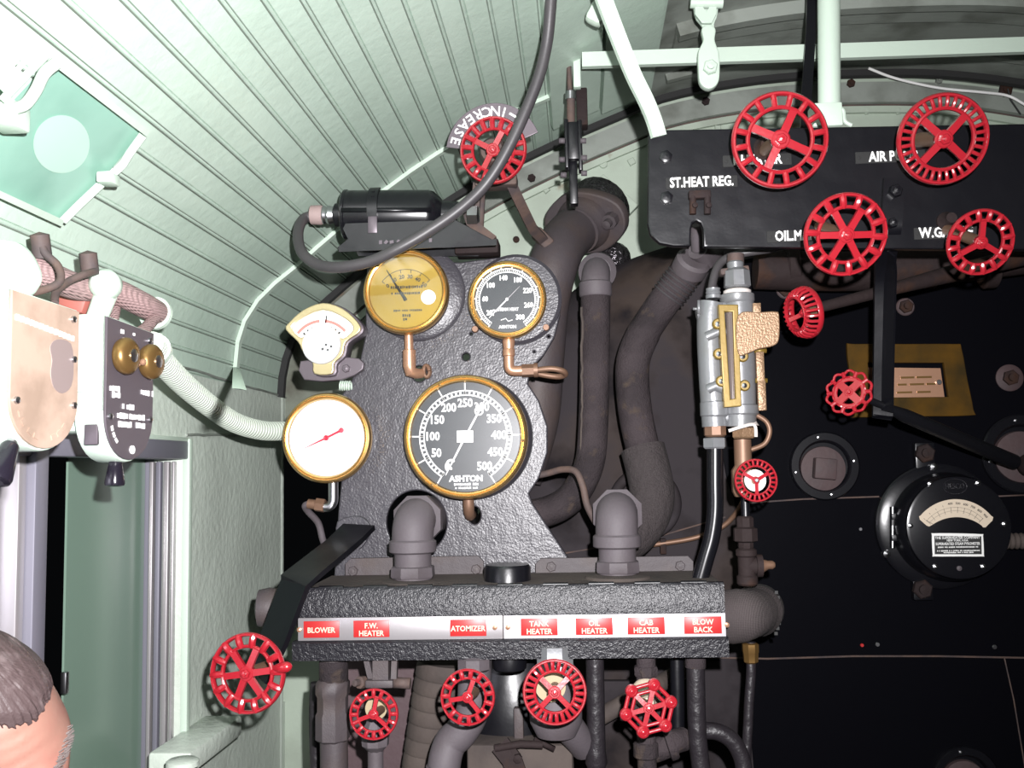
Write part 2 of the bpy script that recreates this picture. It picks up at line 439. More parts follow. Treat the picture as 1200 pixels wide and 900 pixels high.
# front wall with dark look-out opening
def offs(h, x0=-9, x1=9, y=0):
    out = []
    n = 70
    for k in range(n + 1):
        p, nn, d = at(L[-1] * k / n)
        if x0 <= p.x <= x1: out.append(p + nn * h + V((0, y, 0)))
    return out
mb = MB()
o1 = [(p.x, p.z) for p in offs(-.012)] + [(2.15, 0), (XW - .14, 0), (XW - .14, 1.85)]
hole = [(P(x, y, YW).x, P(x, y, YW).z) for x, y in ((316, 512), (560, 515), (560, 712), (316, 712))]
mb.plate([o1, hole], .03, Matrix.Translation((0, YW, 0)))
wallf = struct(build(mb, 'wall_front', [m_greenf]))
# lit lower corner panel, lower left
# curved angle flanges and a dark gap strip round the arch
def band(name, h0, h1, y0, y1, m, x0=-9, x1=9, mats=None):
    mb = MB(); a = offs(h0, x0, x1); b = offs(h1, x0, x1)
    rings = [[V((p.x, y0, p.z)), V((q.x, y0, q.z)), V((q.x, y1, q.z)), V((p.x, y1, p.z))] for p, q in zip(a, b)]
    mb.ringstrip(rings, 0)
    return struct(build(mb, name, [m]))
band('trim_2', .004, .02, YW - .075, YW - .055, m_matteblack)  # dark strip standing in for the shaded gap between roof and wall
band('trim_3', .02, .075, YW - .03, YW + .002, m_greend, -.7)
band('trim_4', .078, .096, YW - .012, YW + .002, m_greenf, -.7)
band('trim_5', -.004, .03, 2.12, 2.15, m_greend, .2)
band('trim_6', .004, .012, 2.15, 2.24, m_greend, .2)
band('trim_7', -.004, .018, 2.40, 2.42, m_greend, .2)
mbt = MB(); a = offs(.0765, -.7)
mbt.tube([V((p.x, YW - .012, p.z)) for p in a], .0025, 6); struct(build(mbt, 'trim_8', [m_rust]))
# roof batten at the end of the planks
mb = MB()
sa, sb_ = near_s(ROOF(272, 452)) , near_s(ROOF(648, 108))
pts = [ROOF(x, y) for x, y in ((272, 455), (273, 430), (276, 400), (284, 375), (300, 350), (320, 330), (345, 310), (372, 286), (400, 262), (425, 240), (450, 220), (480, 198), (510, 178), (540, 160), (575, 141), (610, 124), (648, 108))]
rings = []
for p in pts:
    _, n, d = at(near_s(p))
    rings.append([p + n * .0, p + n * .009, p + n * .009 + V((0, .018, 0)), p + V((0, .018, 0))])
    for q in rings[-1]: pass
mb.ringstrip(rings, 0); struct(build(mb, 'trim_9', [m_white]))
# two thick roof boards at the plank ends
for i, (xa, xb) in enumerate(((-.055, .060), (.069, .187))):
    mb = MB(); a = [at(s_of_x(x)) for x in [xa + (xb - xa) * k / 8 for k in range(9)]]
    y1 = 2.44 if i else 2.40
    rings = [[q[0] + V((0, -.7, 0)), q[0] + q[1] * .02 + V((0, -.7, 0)), q[0] + q[1] * .02 + V((0, y1, 0)), q[0] + V((0, y1, 0))] for q in a]
    mb.ringstrip(rings, 0); struct(build(mb, 'trim_%d' % (10 + i), [m_green]))
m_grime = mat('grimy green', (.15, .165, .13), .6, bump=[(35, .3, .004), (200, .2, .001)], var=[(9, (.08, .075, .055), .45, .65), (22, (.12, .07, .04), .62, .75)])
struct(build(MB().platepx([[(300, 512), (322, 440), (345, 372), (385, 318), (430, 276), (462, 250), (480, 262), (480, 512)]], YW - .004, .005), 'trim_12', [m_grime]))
# unseen rest of the cab behind the camera; walls darkened to cut bounced light
mb = MB(); mb.box((.68, .95, -.02), (3.1, 3.4, .04)); struct(build(mb, 'floor', [m_wood]))
mb = MB(); mb.box((.68, -.72, 1.37), (3.1, .04, 2.76)); struct(build(mb, 'unseen_wall_back', [m_dark]))
mb = MB(); mb.box((2.17, .95, .96), (.05, 3.4, 1.94)); struct(build(mb, 'unseen_wall_right', [m_dark]))

# bolts on the front wall
def bolt(parent, px, py, Y, rpx, n=6, m=m_greenf, name='bolt', h=.008, rot=0, mid=None):
    A = fr(px, py, Y) @ Matrix.Rotation(rot, 4, 'Y')
    r = S(rpx, Y)
    def fn(mb):
        mb.T = A
        mb.lathe([(r, -.002), (r, h * .8), (r * .85, h), (0, h)], seg=n)
        if n == 6: mb.lathe([(r * .5, h * .9), (r * .5, h * 1.5), (0, h * 1.6)], seg=12)
    return part(parent, name, [m], fn, False)
for (x, y, r, n, rot) in ((740, 190, 5.5, 4, .3), (707, 193, 5, 8, 0), (640, 223, 5, 4, .1), (841, 151, 5, 4, .8), (1015, 130, 5, 6, 0), (1052, 130, 5, 6, 0), (605, 281, 4, 10, 0), (590, 206, 4, 10, 0)):
    bolt(wallf, x, y, YW, r, n, m_greenf if n != 10 else m_rustd, rot=rot)
for (x, y, r, m) in ((827, 119, 5, m_rustd), (623, 209, 5, m_rustd), (997, 98, 5, m_rustd), (1178, 106, 8, m_rustd), (382, 350, 4, m_rustd), (330, 428, 5, m_rustd), (1100, 95, 4, m_greend), (1024, 17, 4, m_greend), (1150, 14, 4, m_greend)):
    if y > 50: bolt(wallf, x, y, YW - .032, r, 6, m)

# ------------------------------------------------------------------ roof hatch, upper left
def hatch():
    c = [(60, 70), (168, 155), (74, 262), (-60, 200)]
    q = [ROOF(x, y) for x, y in c]
    cen = (q[0] + q[1] + q[2] + q[3]) / 4
    n = (q[1] - q[0]).cross(q[3] - q[0]).normalized()
    if n.dot(CAM - cen) < 0: n = -n
    root = thing('roof_hatch', 'square roof hatch with smudged green pane and pale round mark', 'hatch', cen)
    def plane(x, y, h):
        d = ray(x, y); t = (cen + n * h - CAM).dot(n) / d.dot(n); return CAM + d * t
    base = .012
    def slab(pts, h0, h1):
        def fn(mb):
            b = [plane(x, y, h0) for x, y in pts]; t_ = [plane(x, y, h1) for x, y in pts]
            mb.ringstrip([b, t_], 0)
        return fn
    part(root, 'pane', [m_hatch], slab(c, -.02, base), False)
    ring = circpx(72, 169, 33, 34, 40)
    part(root, 'disc', [m_hatchd], slab(ring, base, base + .002), False, 'pale round disc on the pane')
    def bar(a, b, w, h0, h1, nm='frame_bar', m=m_white):
        a, b = V(a), V(b); d = (b - a).normalized(); pn = V((-d.y, d.x)) * w
        part(root, nm, [m], slab([a + pn, b + pn, b - pn, a - pn], h0, h1), False)
    bar((58, 68), (174, 157), 4, -.01, .028)
    bar((74, 262), (-60, 200), 4, -.01, .026)
    # sagging lower edge strip with its clip
    pts = [plane(x, y, .02) for x, y in ((168, 158), (152, 180), (143, 194), (128, 207), (112, 222), (93, 240), (74, 259))]
    part(root, 'edge_strip', [m_white], lambda mb: mb.tube(cr(pts, 4), .006, 8), False, 'pale twisted edge strip')
    part(root, 'clip', [m_white], lambda mb: mb.box(plane(127, 210, .03), (.022, .03, .016), bev=.003), False)
    # hinge bar and handle, upper left
    bar((56, 62), (2, 118), 5, .01, .045, 'hinge_bar')
    hp = [plane(x, y, .04) for x, y in ((66, 74), (52, 86), (42, 106), (30, 122), (17, 127))]
    part(root, 'handle', [m_white], lambda mb: mb.tube(cr(hp, 4), .007, 10), False)
    part(root, 'bracket', [m_white], lambda mb: mb.box(plane(6, 135, .03), (.035, .05, .03), bev=.004), False)
    root2 = thing('roof_panel', 'white painted roof panel beside the hatch in the top left corner', 'panel', ROOF(8, 50))
    part(root2, 'panel', [m_white], slab([(-60, 10), (0, 20), (38, 50), (-2, 104), (-80, 80)], -.005, .02), False)
    part(root2, 'edge_bar', [m_white], slab([(40, 54), (44, 58), (4, 108), (-2, 102)], -.005, .03), False)
hatch()

# ------------------------------------------------------------------ boiler
def boiler():
    out = [(408, 1000), (408, 690), (560, 600), (585, 480), (612, 395), (664, 338), (735, 296), (850, 262), (1000, 240), (1180, 236), (1400, 260), (1700, 420), (1800, 700), (1800, 1000)]
    o3 = [P(x, y, 2.36) for x, y in out]
    o3[0].z = o3[1].z * 0 + 0.3; o3[-1].z = .3
    pts = cr([o3[1]] + o3[2:-1], 8)
    pts = [V((o3[1].x, 2.36, .3))] + pts + [V((pts[-1].x, 2.36, .3))]
    c = V((.75, 2.36, 1.35))
    mb = MB(); rings = []
    for d, y in ((0, YW - .002), (0, 2.46), (.012, 2.41), (.035, 2.37), (.07, 2.335), (.12, 2.312), (.18, 2.302), (.24, 2.30)):
        r = []
        for p in pts:
            e = V((c.x - p.x, 0, c.z - p.z)); l = e.length; e.normalize()
            q = p + e * min(d, l * .6); r.append(V((q.x, y, q.z)))
        rings.append(r)
    mb.ringstrip(rings, 0)
    return mb
BF = 2.30
bo = thing('boiler_backhead', 'large black boiler end filling the right of the cab', 'boiler', P(1000, 900, 2.3))
build(boiler(), 'shell', [m_boiler], bo)
part(bo, 'front_sheet', [m_front], lambda mb: mb.platepx([[(842, 330), (870, 305), (940, 292), (1100, 288), (1420, 300), (1640, 560), (1700, 1000), (1700, 1600), (893, 1600), (884, 900), (872, 770), (866, 600), (852, 560), (838, 480)]], 2.296, .006, 0, .001), False, 'glossy black front sheet')
YB = 2.296
def seam(pts, w=.0022, m=m_rust):
    part(bo, 'seam', [m], lambda mb: mb.tube([P(x, y, YB - .0008) for x, y in pts], w, 6), False, 'thin rusty seam line')
seam([(800, 770), (900, 772), (1000, 769), (1100, 769), (1205, 771)])
seam([(1177, 771), (1188, 820), (1202, 905)], .0015)
seam([(868, 590), (940, 585), (1030, 582)], .002)
seam([(640, 652), (760, 632), (850, 606)], .002)
seam([(1160, 582), (1205, 580)], .002)
# stud heads on the boiler
def stud(px, py, r, Y=YB, washer=1.7, lab='rusty stud head with round washer on the black boiler', m=m_rustd):
    root = thing('boiler_stud', lab, 'bolt', fr(px, py, Y), 'studs on the boiler') if 0 else thing('boiler_stud', lab, 'bolt', fr(px, py, Y))
    R = S(r, Y)
    part(root, 'washer', [m_plug], lambda mb: mb.lathe([(R * washer, 0.003), (R * washer, .004 + .002), (R * washer * .9, .008), (0, .008)], seg=28))
    part(root, 'nut', [m], lambda mb: (mb.lathe([(R, .006), (R, .016), (R * .85, .018), (0, .018)], seg=6), mb.lathe([(R * .5, .017), (R * .5, .026), (0, .027)], seg=14)))
stud(1182, 443, 9, lab='rusty stud with round washer right of the brass-framed plate')
stud(1060, 360, 8, washer=1.3, lab='rusty stud beside the long black bracket arm under the plate')
stud(920, 340, 9, washer=1.2, lab='rusty stud left of the small oblique red wheel')
for (x, y, r) in ((1008, 620, 2), (1028, 755, 2.5), (1165, 758, 2.5), (1010, 756, 2)):
    bolt(bo, x, y, YB, r, 10, m_steel if x != 1010 else m_redl, 'rivet', .004)

# washout plugs
def plug(px, py, R, lab, sq=True):
    A = fr(px, py, YB); root = thing('washout_plug', lab, 'plug', A)
    r = S(R, YB)
    part(root, 'flange', [m_gloss], lambda mb: mb.lathe([(r, .001), (r, .012), (r * .96, .016), (r * .76, .016), (r * .7, .010), (r * .68, .0015)], seg=48), label='black flange ring')
    part(root, 'plug', [m_plug], lambda mb: (mb.lathe([(r * .66, .002), (r * .64, .011), (r * .5, .013), (0, .013)], (-r * .04, 0, -r * .08), seg=40)))
    if sq:
        part(root, 'square_head', [m_plug], lambda mb: mb.box((-r * .05, -.026, -r * .08), (r * .62, .03, r * .6), Matrix.Rotation(.1, 3, 'Y'), .003))
    for a in (.15, 1.75, 3.35, 4.9):
        part(root, 'screw', [m_steel], lambda mb: mb.lathe([(.0035, .015), (.0035, .018), (0, .019)], (r * .85 * math.cos(a), 0, r * .85 * math.sin(a)), seg=10))
plug(965, 546, 39, 'round black flange with square plug left of the black dial meter')
plug(1196, 532, 45, 'round black flange at right edge where the slanting rod ends', False)
plug(1130, 912, 36, 'black flange just peeping in at the bottom right')

# brass framed builder plate
A = fr(1068, 446, YB - .012)
bp = thing('nameplate_frame', 'brass frame with copper nameplate screwed on the boiler', 'nameplate', A)
def o_loc(pts, A, Y):
    inv = A.inverted(); return [((inv @ P(x, y, Y)).x, (inv @ P(x, y, Y)).z) for x, y in pts]
fo = smooth2(o_loc([(994, 407), (1002, 404), (1060, 404), (1118, 404), (1126, 408), (1133, 445), (1140, 480), (1136, 486), (1070, 487), (1008, 488), (1003, 484), (998, 445)], A, YB - .012), 3)
fi = o_loc([(1016, 424), (1107, 424), (1113, 466), (1020, 467)], A, YB - .012)
part(bp, 'frame', [mat('dull brass', (.085, .042, .005), .7, 0, spec=.1, bump=(40, .1, .002), var=(14, (.035, .022, .006), .4, .7))], lambda mb: mb.plate([fo, fi], .014, Matrix(), 0, .002))
part(bp, 'plate', [m_copper, m_bronze], lambda mb: (mb.plate([o_loc([(1016, 430), (1104, 431), (1109, 467), (1020, 468)], A, YB - .012)], .004, Matrix.Translation((0, .010, 0))),
    [mb.box((.004 + random.uniform(-.003, .003) + dx, .0095, z), (w, .002, .0045), m=1) for z, ws in ((.008, ((-.01, .03), (.028, .034))), (-.008, ((-.02, .02), (.012, .032), (.04, .02))), (-.026, ((-.015, .034), (.028, .03)))) for dx, w in ws]), label='copper nameplate')
for x, y in ((1100, 448), (1024, 448)):
    bolt(bp, x, y, YB - .004, 3, 12, m_steel, 'screw', .005)

# ------------------------------------------------------------------ handwheels
def handwheel(label, px, py, Y, rpx, nrib, nsp, spin=0, n=(0, -1, 0), stem=.1, stem_r=5, style='rib', dish=.0, ribw=None, handle=False, hubr=.2, inner=.66, plate=None, deep=1.3):
    A = frame(P(px, py, Y), V(n)); R = S(rpx, Y)
    root = thing('handwheel', label, 'handwheel', A)
    dz = lambda a, r, y=0: V((r * math.sin(a), y, r * math.cos(a)))
    ro = .055 * R; ri = .05 * R; RI = inner * R; RO = R - ro
    if style == 'rib':
        def fn(mb):
            mb.torus(RO, ro, (0, .02 * R, 0), seg=60, sg=10, sq=1.5 * deep); mb.torus(RI, ri, (0, -dish * R, 0), seg=60, sg=8, sq=1.2 * deep)
            w = ribw or min(.09 * R, .23 * 2 * PI * RO / nrib)
            for k in range(nrib):
                a = spin + 2 * PI * (k + .5) / nrib
                mb.tube([dz(a, RI - .01 * R, -dish * R), dz(a, (RI * .7 + RO * .3), -.035 * R - dish * R * .95), dz(a, (RI * .3 + RO * .7), -.04 * R - dish * R * .65), dz(a, RO, 0)], [w * .95, w, w, w], 8)
        part(root, 'rim', [m_red], fn)
        sp_end = RI
    elif style == 'knob':
        def fn(mb):
            for k in range(6):
                a, b = spin + k * PI / 3, spin + (k + 1) * PI / 3
                mb.tube([dz(a, R * .88), dz(b, R * .88)], R * .075, 10); mb.tube([dz(a, R * .62), dz(b, R * .62)], R * .065, 10)
        part(root, 'rim', [m_red], fn)
        for k in range(6):
            part(root, 'knob', [m_red], lambda mb: mb.lathe([(0, -.12 * R), (.18 * R, -.10 * R), (.23 * R, 0), (.2 * R, .1 * R), (.14 * R, .14 * R), (.12 * R, .125 * R), (.07 * R, .16 * R), (0, .17 * R)], dz(spin + k * PI / 3, R * .80), seg=20))
        sp_end = R * .75
    elif style == 'lobe':
        def fn(mb):
            N = 120
            for rr, q, am in ((.93, .06, .05), (.68, .05, .0)):
                pts = [dz(2 * PI * k / N, R * (rr + am * math.cos(10 * 2 * PI * k / N)), -.03 * R * math.cos(10 * 2 * PI * k / N)) for k in range(N)]
                mb.tube(pts, R * q, 8, closed=True)
            for k in range(10):
                a = 2 * PI * (k + .5) / 10
                mb.tube([dz(a, R * .68), dz(a, R * .93)], R * .09, 8)
            mb.torus(R * .60, R * .10, seg=48, sg=8, sq=.5)
        part(root, 'rim', [m_red], fn)
        sp_end = R * .6
    for k in range(nsp):
        a = spin + 2 * PI * k / nsp
        def fn(mb):
            mb.tube([dz(a, hubr * R * .7, -.03 * R), dz(a, (hubr * R + sp_end) / 2, -.02 * R - dish * R * .4), dz(a, sp_end, -dish * R * .9)], [1, .92, 1.0], flat=((.34 if style == 'lobe' else .17) * R, .11 * R, (0, 1, 0)))
        part(root, 'spoke', [m_red], fn, ang=50)
    part(root, 'hub', [m_red], lambda mb: mb.lathe([(hubr * R * .9, -.10 * R), (hubr * R, -.02 * R), (hubr * R, .07 * R), (hubr * R * .85, .10 * R), (0, .10 * R)], seg=28))
    part(root, 'nut', [m_red if not plate else m_steel], lambda mb: (mb.lathe([(hubr * R * .62, .08 * R), (hubr * R * .62, .17 * R), (hubr * R * .5, .19 * R), (0, .19 * R)], seg=6), mb.lathe([(hubr * R * .3, .18 * R), (hubr * R * .28, .25 * R), (0, .26 * R)], seg=14)), label='hub nut')
    if plate:
        part(root, 'name_disc', [m_wht, m_ink], lambda mb: mb.lathe([(plate * R, -.16 * R), (plate * R, -.13 * R), (0, -.13 * R)], seg=32), label='white name disc behind the spokes')
    if handle:
        hp = dz(handle, R * .85)
        part(root, 'crank_knob', [m_red], lambda mb: mb.tube([hp + dz(handle, -.1 * R), hp + dz(handle, .02 * R, -.06 * R), hp + dz(handle, .15 * R, -.10 * R), hp + dz(handle, .28 * R, -.11 * R), hp + dz(handle, .36 * R, -.11 * R), hp + dz(handle, .39 * R, -.11 * R)], [.09 * R, .12 * R, .14 * R, .13 * R, .08 * R, .02 * R], 16), label='red crank knob')
    if stem:
        sr = S(stem_r, Y)
        part(root, 'stem', [m_copperd], lambda mb: mb.cyl((0, .08 * R, 0), (0, stem, 0), sr, seg=16), label='worn brown stem')
    return root
D2 = math.radians
YP = 1.75
handwheel('large red wheel with four spokes over the top of the black plate, left one', 914, 164, 1.62, 57, 16, 4, D2(25), (.0, -1, -.19), .12, 9, ribw=.0052)
handwheel('large red wheel with many fine ribs at the top right of the plate', 1105, 163, 1.62, 53, 32, 4, D2(42), (.0, -1, -.33), .12, 9, ribw=.0032)
handwheel('red wheel with six spokes in front of the lower plate edge beside the bracket arm', 991, 275, 1.60, 49, 14, 6, D2(30), (.06, -1, -.36), .14, 7, ribw=.0058)
handwheel('red wheel with three spokes at the right edge above the sloping rod', 1149, 284, 1.62, 39, 16, 3, D2(0), (.05, -1, -.42), .13, 7)
handwheel('small red wheel seen nearly edge-on at the left end of the upper rod', 944, 366, 1.85, 31, 26, 3, D2(15), (-1, -.36, -.2), .03, 6, ribw=.0030, hubr=.22, deep=1.4, dish=.42, inner=.62)
handwheel('small red scalloped wheel at the left end of the lower slanting rod', 995, 460, 1.85, 27, 10, 4, D2(45), (-.62, -1, .28), .03, 5, 'lobe', hubr=.2)
handwheel('small red wheel with white disc on the copper pipe below the sight glass', 886, 563, 1.78, 25, 24, 3, D2(60), (.08, -1, .05), .07, 5, plate=.5, hubr=.16)
handwheel('red wheel under the curved grey dial plate at the roof', 578, 176, 1.86, 41, 18, 4, D2(30), (-.1, -1, -.12), .07, 6, ribw=.0055, inner=.62)
handwheel('red wheel with crank knob on the bent arm at the lower left', 290, 789, 1.60, 47, 14, 6, D2(22), (-.12, -1, .05), .115, 7, handle=D2(80), ribw=.006)
handwheel('red wheel under the box, farthest left below the heater label', 438, 837, 1.66, 29, 16, 3, D2(10), (-.02, -1, .1), .07, 5)
handwheel('red wheel with three spokes under the box left of the round black cap', 548, 817, 1.64, 32, 15, 3, D2(20), (-.06, -1, .1), .07, 6)
handwheel('red wheel with fine ribs and four crossed spokes under the middle of the box', 650, 811, 1.62, 37, 26, 4, D2(45), (.02, -1, .1), .07, 6, ribw=.0033, inner=.62)
handwheel('red hexagonal wheel with six round knobs under the box', 760, 830, 1.64, 33, 6, 6, D2(16), (.05, -1, .12), .07, 6, 'knob')

# ------------------------------------------------------------------ black valve plate, upper right
A = fr(990, 220, YP)
vp = thing('valve_plate', 'black painted steel plate with name tags behind four red wheels', 'plate', A)
op = o_loc([(762, 158), (766, 154), (1000, 150), (1420, 143), (1420, 292), (1000, 289), (830, 287), (827, 287), (826, 268), (823, 260), (816, 256), (810, 260), (808, 268), (807, 286), (790, 286), (774, 283), (764, 274), (761, 262)], A, YP)
part(vp, 'plate', [m_black], lambda mb: mb.plate([op], .02, Matrix(), 0, .003))
for x, y in ((780, 184), (781, 232)):
    bolt(vp, x, y, YP, 8, 6, m_black, 'bolt', .005)
def nametag(px, py, w, txt, tx, tw):
    q = A.inverted() @ P(px, py, YP); s = S(1, YP)
    def fn(mb):
        mb.box((q.x, -.001, q.z), (w * s, .003, 14 * s), bev=.001)
        mb.text(txt, 16.5 * s, (q.x + tx * s, -.0028, q.z), 1, 0, .0006, sx=tw, bold=.0007)
        for d in (-1, 1): mb.lathe([(2.2 * s, 0), (2.2 * s, .001), (0, .002)], (q.x + d * (w / 2 - 4) * s, -.0025, q.z), seg=10)
    part(vp, 'name_tag', [m_matteblack, m_wht], fn, label='black tag with white letters ' + txt)
nametag(822, 214, 84, 'ST.HEAT REG.', 0, .74)
nametag(887, 188, 80, 'F.HEATER', 0, .80)
nametag(1043, 184, 80, 'AIR PUMP', 3, .78)
nametag(932, 277, 66, 'OIL.MAN.', 2, .74)
nametag(1108, 273, 72, 'W.GAUGE', 0, .8)
# cast lug above the notch
part(vp, 'lug', [m_rustd], lambda mb: (mb.T.__setitem__ if 0 else None, mb.box(A.inverted() @ P(819, 230, YP) + V((0, -.008, 0)), (S(26, YP), .018, S(10, YP)), bev=.003),
    [mb.cyl(A.inverted() @ P(x, 232, YP) + V((0, -.012, 0)), A.inverted() @ P(x, 253, YP) + V((0, -.012, 0)), S(4, YP), seg=12) for x in (811, 828)],
    [mb.lathe([(S(3.5, YP), 0), (S(3, YP), .004), (0, .006)], A.inverted() @ P(x, 244, YP) + V((0, -.02, 0)), seg=12) for x in (813, 829)]), label='rusty cast lug')
for x, y, r in ((896, 175, 14), (1075, 163, 13), (1108, 260, 11), (965, 262, 12)):
    part(vp, 'gland', [m_rustd], lambda mb: mb.lathe([(S(r, YP), -.001), (S(r, YP), .006), (S(r * .7, YP), .012), (S(r * .55, YP), .03), (0, .03)], A.inverted() @ P(x, y, YP), seg=18), label='rusty stem gland')

# hanging strap, pipe, beam, link above the plate
st = thing('support_strap', 'white painted flat strap slanting from the roof to the black plate', 'strap', P(768, 152, YP))
part(st, 'strap', [m_white], lambda mb: mb.tube(cr([P(684, -70, 1.60), P(706, -5, 1.62), P(738, 78, 1.68), P(757, 118, 1.71), P(766, 140, 1.735), P(772, 160, 1.742)], 5), 1, flat=(.028, .010, (.3, -1, 0))), False)
vpipe = thing('vertical_pipe', 'pale green vertical pipe standing on the top of the black plate', 'pipe', P(972, 150, 1.83))
part(vpipe, 'pipe', [m_white], lambda mb: mb.cyl(P(971, -60, 1.83), P(972, 146, 1.83), S(13, 1.83)), False)
part(vpipe, 'clamp', [m_white], lambda mb: mb.box(P(967, 138, 1.785), (S(34, 1.8), .04, S(28, 1.8)), bev=.003), False)
part(vpipe, 'hook', [m_white], lambda mb: mb.tube(cr([P(982, 126, 1.8), P(988, 130, 1.8), P(990, 142, 1.8), P(998, 147, 1.8)], 4), .004, 8), False)
fb = thing('flat_bar', 'narrow black bar hanging behind the pale vertical pipe', 'bar', P(946, 115, 1.95))
part(fb, 'bar', [m_black], lambda mb: mb.tube([P(953, -60, 2.0), P(950, 40, 1.97), P(945, 112, 1.92), P(944, 150, 1.90)], 1, flat=(.02, .008, (0, -1, 0))), False)
bm_ = thing('roof_beam', 'pale green cross beam running under the roof above the plate', 'beam', P(940, 64, 2.0))
pa, pb = P(682, 71, 2.0), P(1480, 44, 2.0)
part(bm_, 'bar', [m_white], lambda mb: mb.tube([pa, (pa + pb) / 2, pb], 1, flat=(S(18, 2.0), .014, (0, -1, 0))), False)
hl = thing('hanger_link', 'pale green forked link bolted to the cross beam', 'link', fr(832, 80, 1.96))
YH = 1.94
part(hl, 'link', [m_white], lambda mb: mb.platepx([smooth2([(820, 62), (822, 56), (826, 46), (824, 34), (830, 30), (837, 34), (836, 46), (839, 56), (841, 62), (842, 80), (840, 96), (831, 102), (822, 96), (820, 80)], 4)], YH, .02, 0, .003), False)
part(hl, 'fork', [m_white], lambda mb: (mb.platepx([smooth2([(815, -20), (840, -20), (840, 15), (836, 28), (836, 46), (826, 46), (824, 30), (815, 16)], 3)], YH + .015, .01, 0, .002), mb.platepx([[(815, -20), (822, -20), (823, 8), (828, 14), (832, 8), (832, -20), (840, -20), (839, 16), (834, 26), (823, 26), (815, 16)]], YH - .004, .008, 0, .001)), False)
part(hl, 'pin', [m_white], lambda mb: mb.cyl(P(809, 3, YH), P(847, 3, YH), S(7, YH), seg=14), False)
bolt(hl, 832, 80, YH, 9, 6, m_white, 'bolt', .012)
bl = thing('roof_cleat', 'lumpy pale green cleat where the strap meets the roof', 'cleat', P(700, 18, 1.75))
part(bl, 'cleat', [m_white], lambda mb: mb.box(P(700, 16, 1.78), (.035, .03, .045), Matrix.Rotation(.5, 3, 'Y'), .01), False)
# thin white wire
tag(build(MB().tube(cr([P(1018, 80, 2.5), P(1050, 92, 2.52), P(1100, 103, 2.53), P(1150, 108, 2.53), P(1180, 112, 2.53), P(1200, 122, 2.52), P(1230, 140, 2.5)], 6), .0035, 8), 'white_wire', [m_wht]), 'thin white wire sagging along the arch above the plate', 'wire')
tag(build(MB().tube([P(1181, 104, 2.53), P(1184, 116, 2.53), P(1196, 134, 2.55)], .002, 6), 'tie_wire', [m_ink]), 'short black tie wire holding the white wire to a bolt', 'wire')

# linkage at the arch
lk = thing('lever_linkage', 'black jointed lever hanging between roof and flanged pipe', 'linkage', P(672, 160, 2.1))
part(lk, 'upper_bar', [m_white], lambda mb: mb.box(P(676, 82, 2.05), (S(9, 2.05), .02, S(46, 2.05)), bev=.002), False, 'pale green bar')
part(lk, 'rod', [m_rust], lambda mb: (mb.cyl(P(666, 58, 2.06), P(668, 112, 2.06), S(3, 2.06), seg=10), mb.cyl(P(669, 112, 2.05), P(669, 148, 2.05), S(5, 2.05), seg=12)), False, 'rusty rod')
part(lk, 'collar', [m_steel], lambda mb: mb.cyl(P(669, 108, 2.05), P(669, 117, 2.05), S(6.5, 2.05), seg=16), False)
part(lk, 'block', [m_rustd], lambda mb: mb.box(P(682, 128, 2.1), (S(13, 2.1), .04, S(46, 2.1)), bev=.003), False)
part(lk, 'clevis', [m_black], lambda mb: (mb.box(P(664, 170, 2.05), (S(5, 2.05), .03, S(60, 2.05)), bev=.003), mb.box(P(680, 172, 2.05), (S(5, 2.05), .03, S(62, 2.05)), bev=.003), mb.box(P(672, 166, 2.05), (S(13, 2.05), .022, S(46, 2.05)), bev=.003)), False)
part(lk, 'blade', [m_black], lambda mb: mb.box(P(672, 213, 2.08), (S(10, 2.08), .03, S(58, 2.08)), bev=.003), False)
for x, y in ((658, 165), (683, 165), (684, 185), (684, 203), (658, 187), (660, 205)):
    part(lk, 'bolt', [m_cast], lambda mb: mb.tube([P(x - 3, y, 2.035), P(x + 4, y, 2.035)], S(3.5, 2.03), 8), False)

# ------------------------------------------------------------------ flanged steam pipe
sp = thing('steam_pipe', 'thick grey steam pipe with bolted flange behind the gauges', 'pipe', P(640, 440, 2.2))
path = cr([P(690, 256, 2.46), P(678, 266, 2.38), P(660, 285, 2.30), P(648, 312, 2.25), P(638, 355, 2.25), P(632, 420, 2.26), P(626, 490, 2.27), P(606, 560, 2.27)], 7)
part(sp, 'pipe', [m_pipe], lambda mb: mb.tube(path, .058, 28), False)
ax = (P(662, 285, 2.30) - P(690, 256, 2.40)).normalized()
fc = P(684, 262, 2.38)
FA = frame(fc, ax)
def fn(mb):
    mb.T = FA
    mb.plate([smooth2([(-.10, -.03), (-.098, .03), (-.035, .072), (.03, .072), (.10, .03), (.098, -.03), (.035, -.072), (-.03, -.072)], 5)], .03, Matrix(), 0, .006)
part(sp, 'flange', [m_pipe], fn, False)
part(sp, 'collar', [m_pipe], lambda mb: (setattr(mb, 'T', FA), mb.lathe([(.07, 0), (.067, .02), (.060, .03), (.058, .045)], seg=32)), False)
for x, z in ((-.08, .0), (.08, -.0)):
    part(sp, 'bolt', [m_pipe], lambda mb: (setattr(mb, 'T', FA), mb.lathe([(.019, .0), (.019, .022), (0, .024)], (x, 0, z), seg=8), mb.lathe([(.011, .022), (.011, .04), (0, .042)], (x, 0, z), seg=12)), False)
part(sp, 'lagging_end', [m_foil], lambda mb: (setattr(mb, 'T', FA), mb.lathe([(.07, -.02), (.078, -.05), (.082, -.10), (.07, -.12)], seg=24)), False, 'crumpled foil lagging end')
part(sp, 'wall_pad', [m_greenf], lambda mb: mb.platepx([[(683, 232), (707, 205), (747, 240), (716, 272)]], YW - .03, .03, 0, .002), False, 'green square wall pad')
tag(build(MB().lathe([(.03, 0), (.045, .02), (.03, .05), (.01, .06)], P(718, 306, 2.46), (0, -1, .2), 18), 'foil_lagging', [m_foil]), 'lump of crumpled dark foil lagging below the flange', 'lagging')

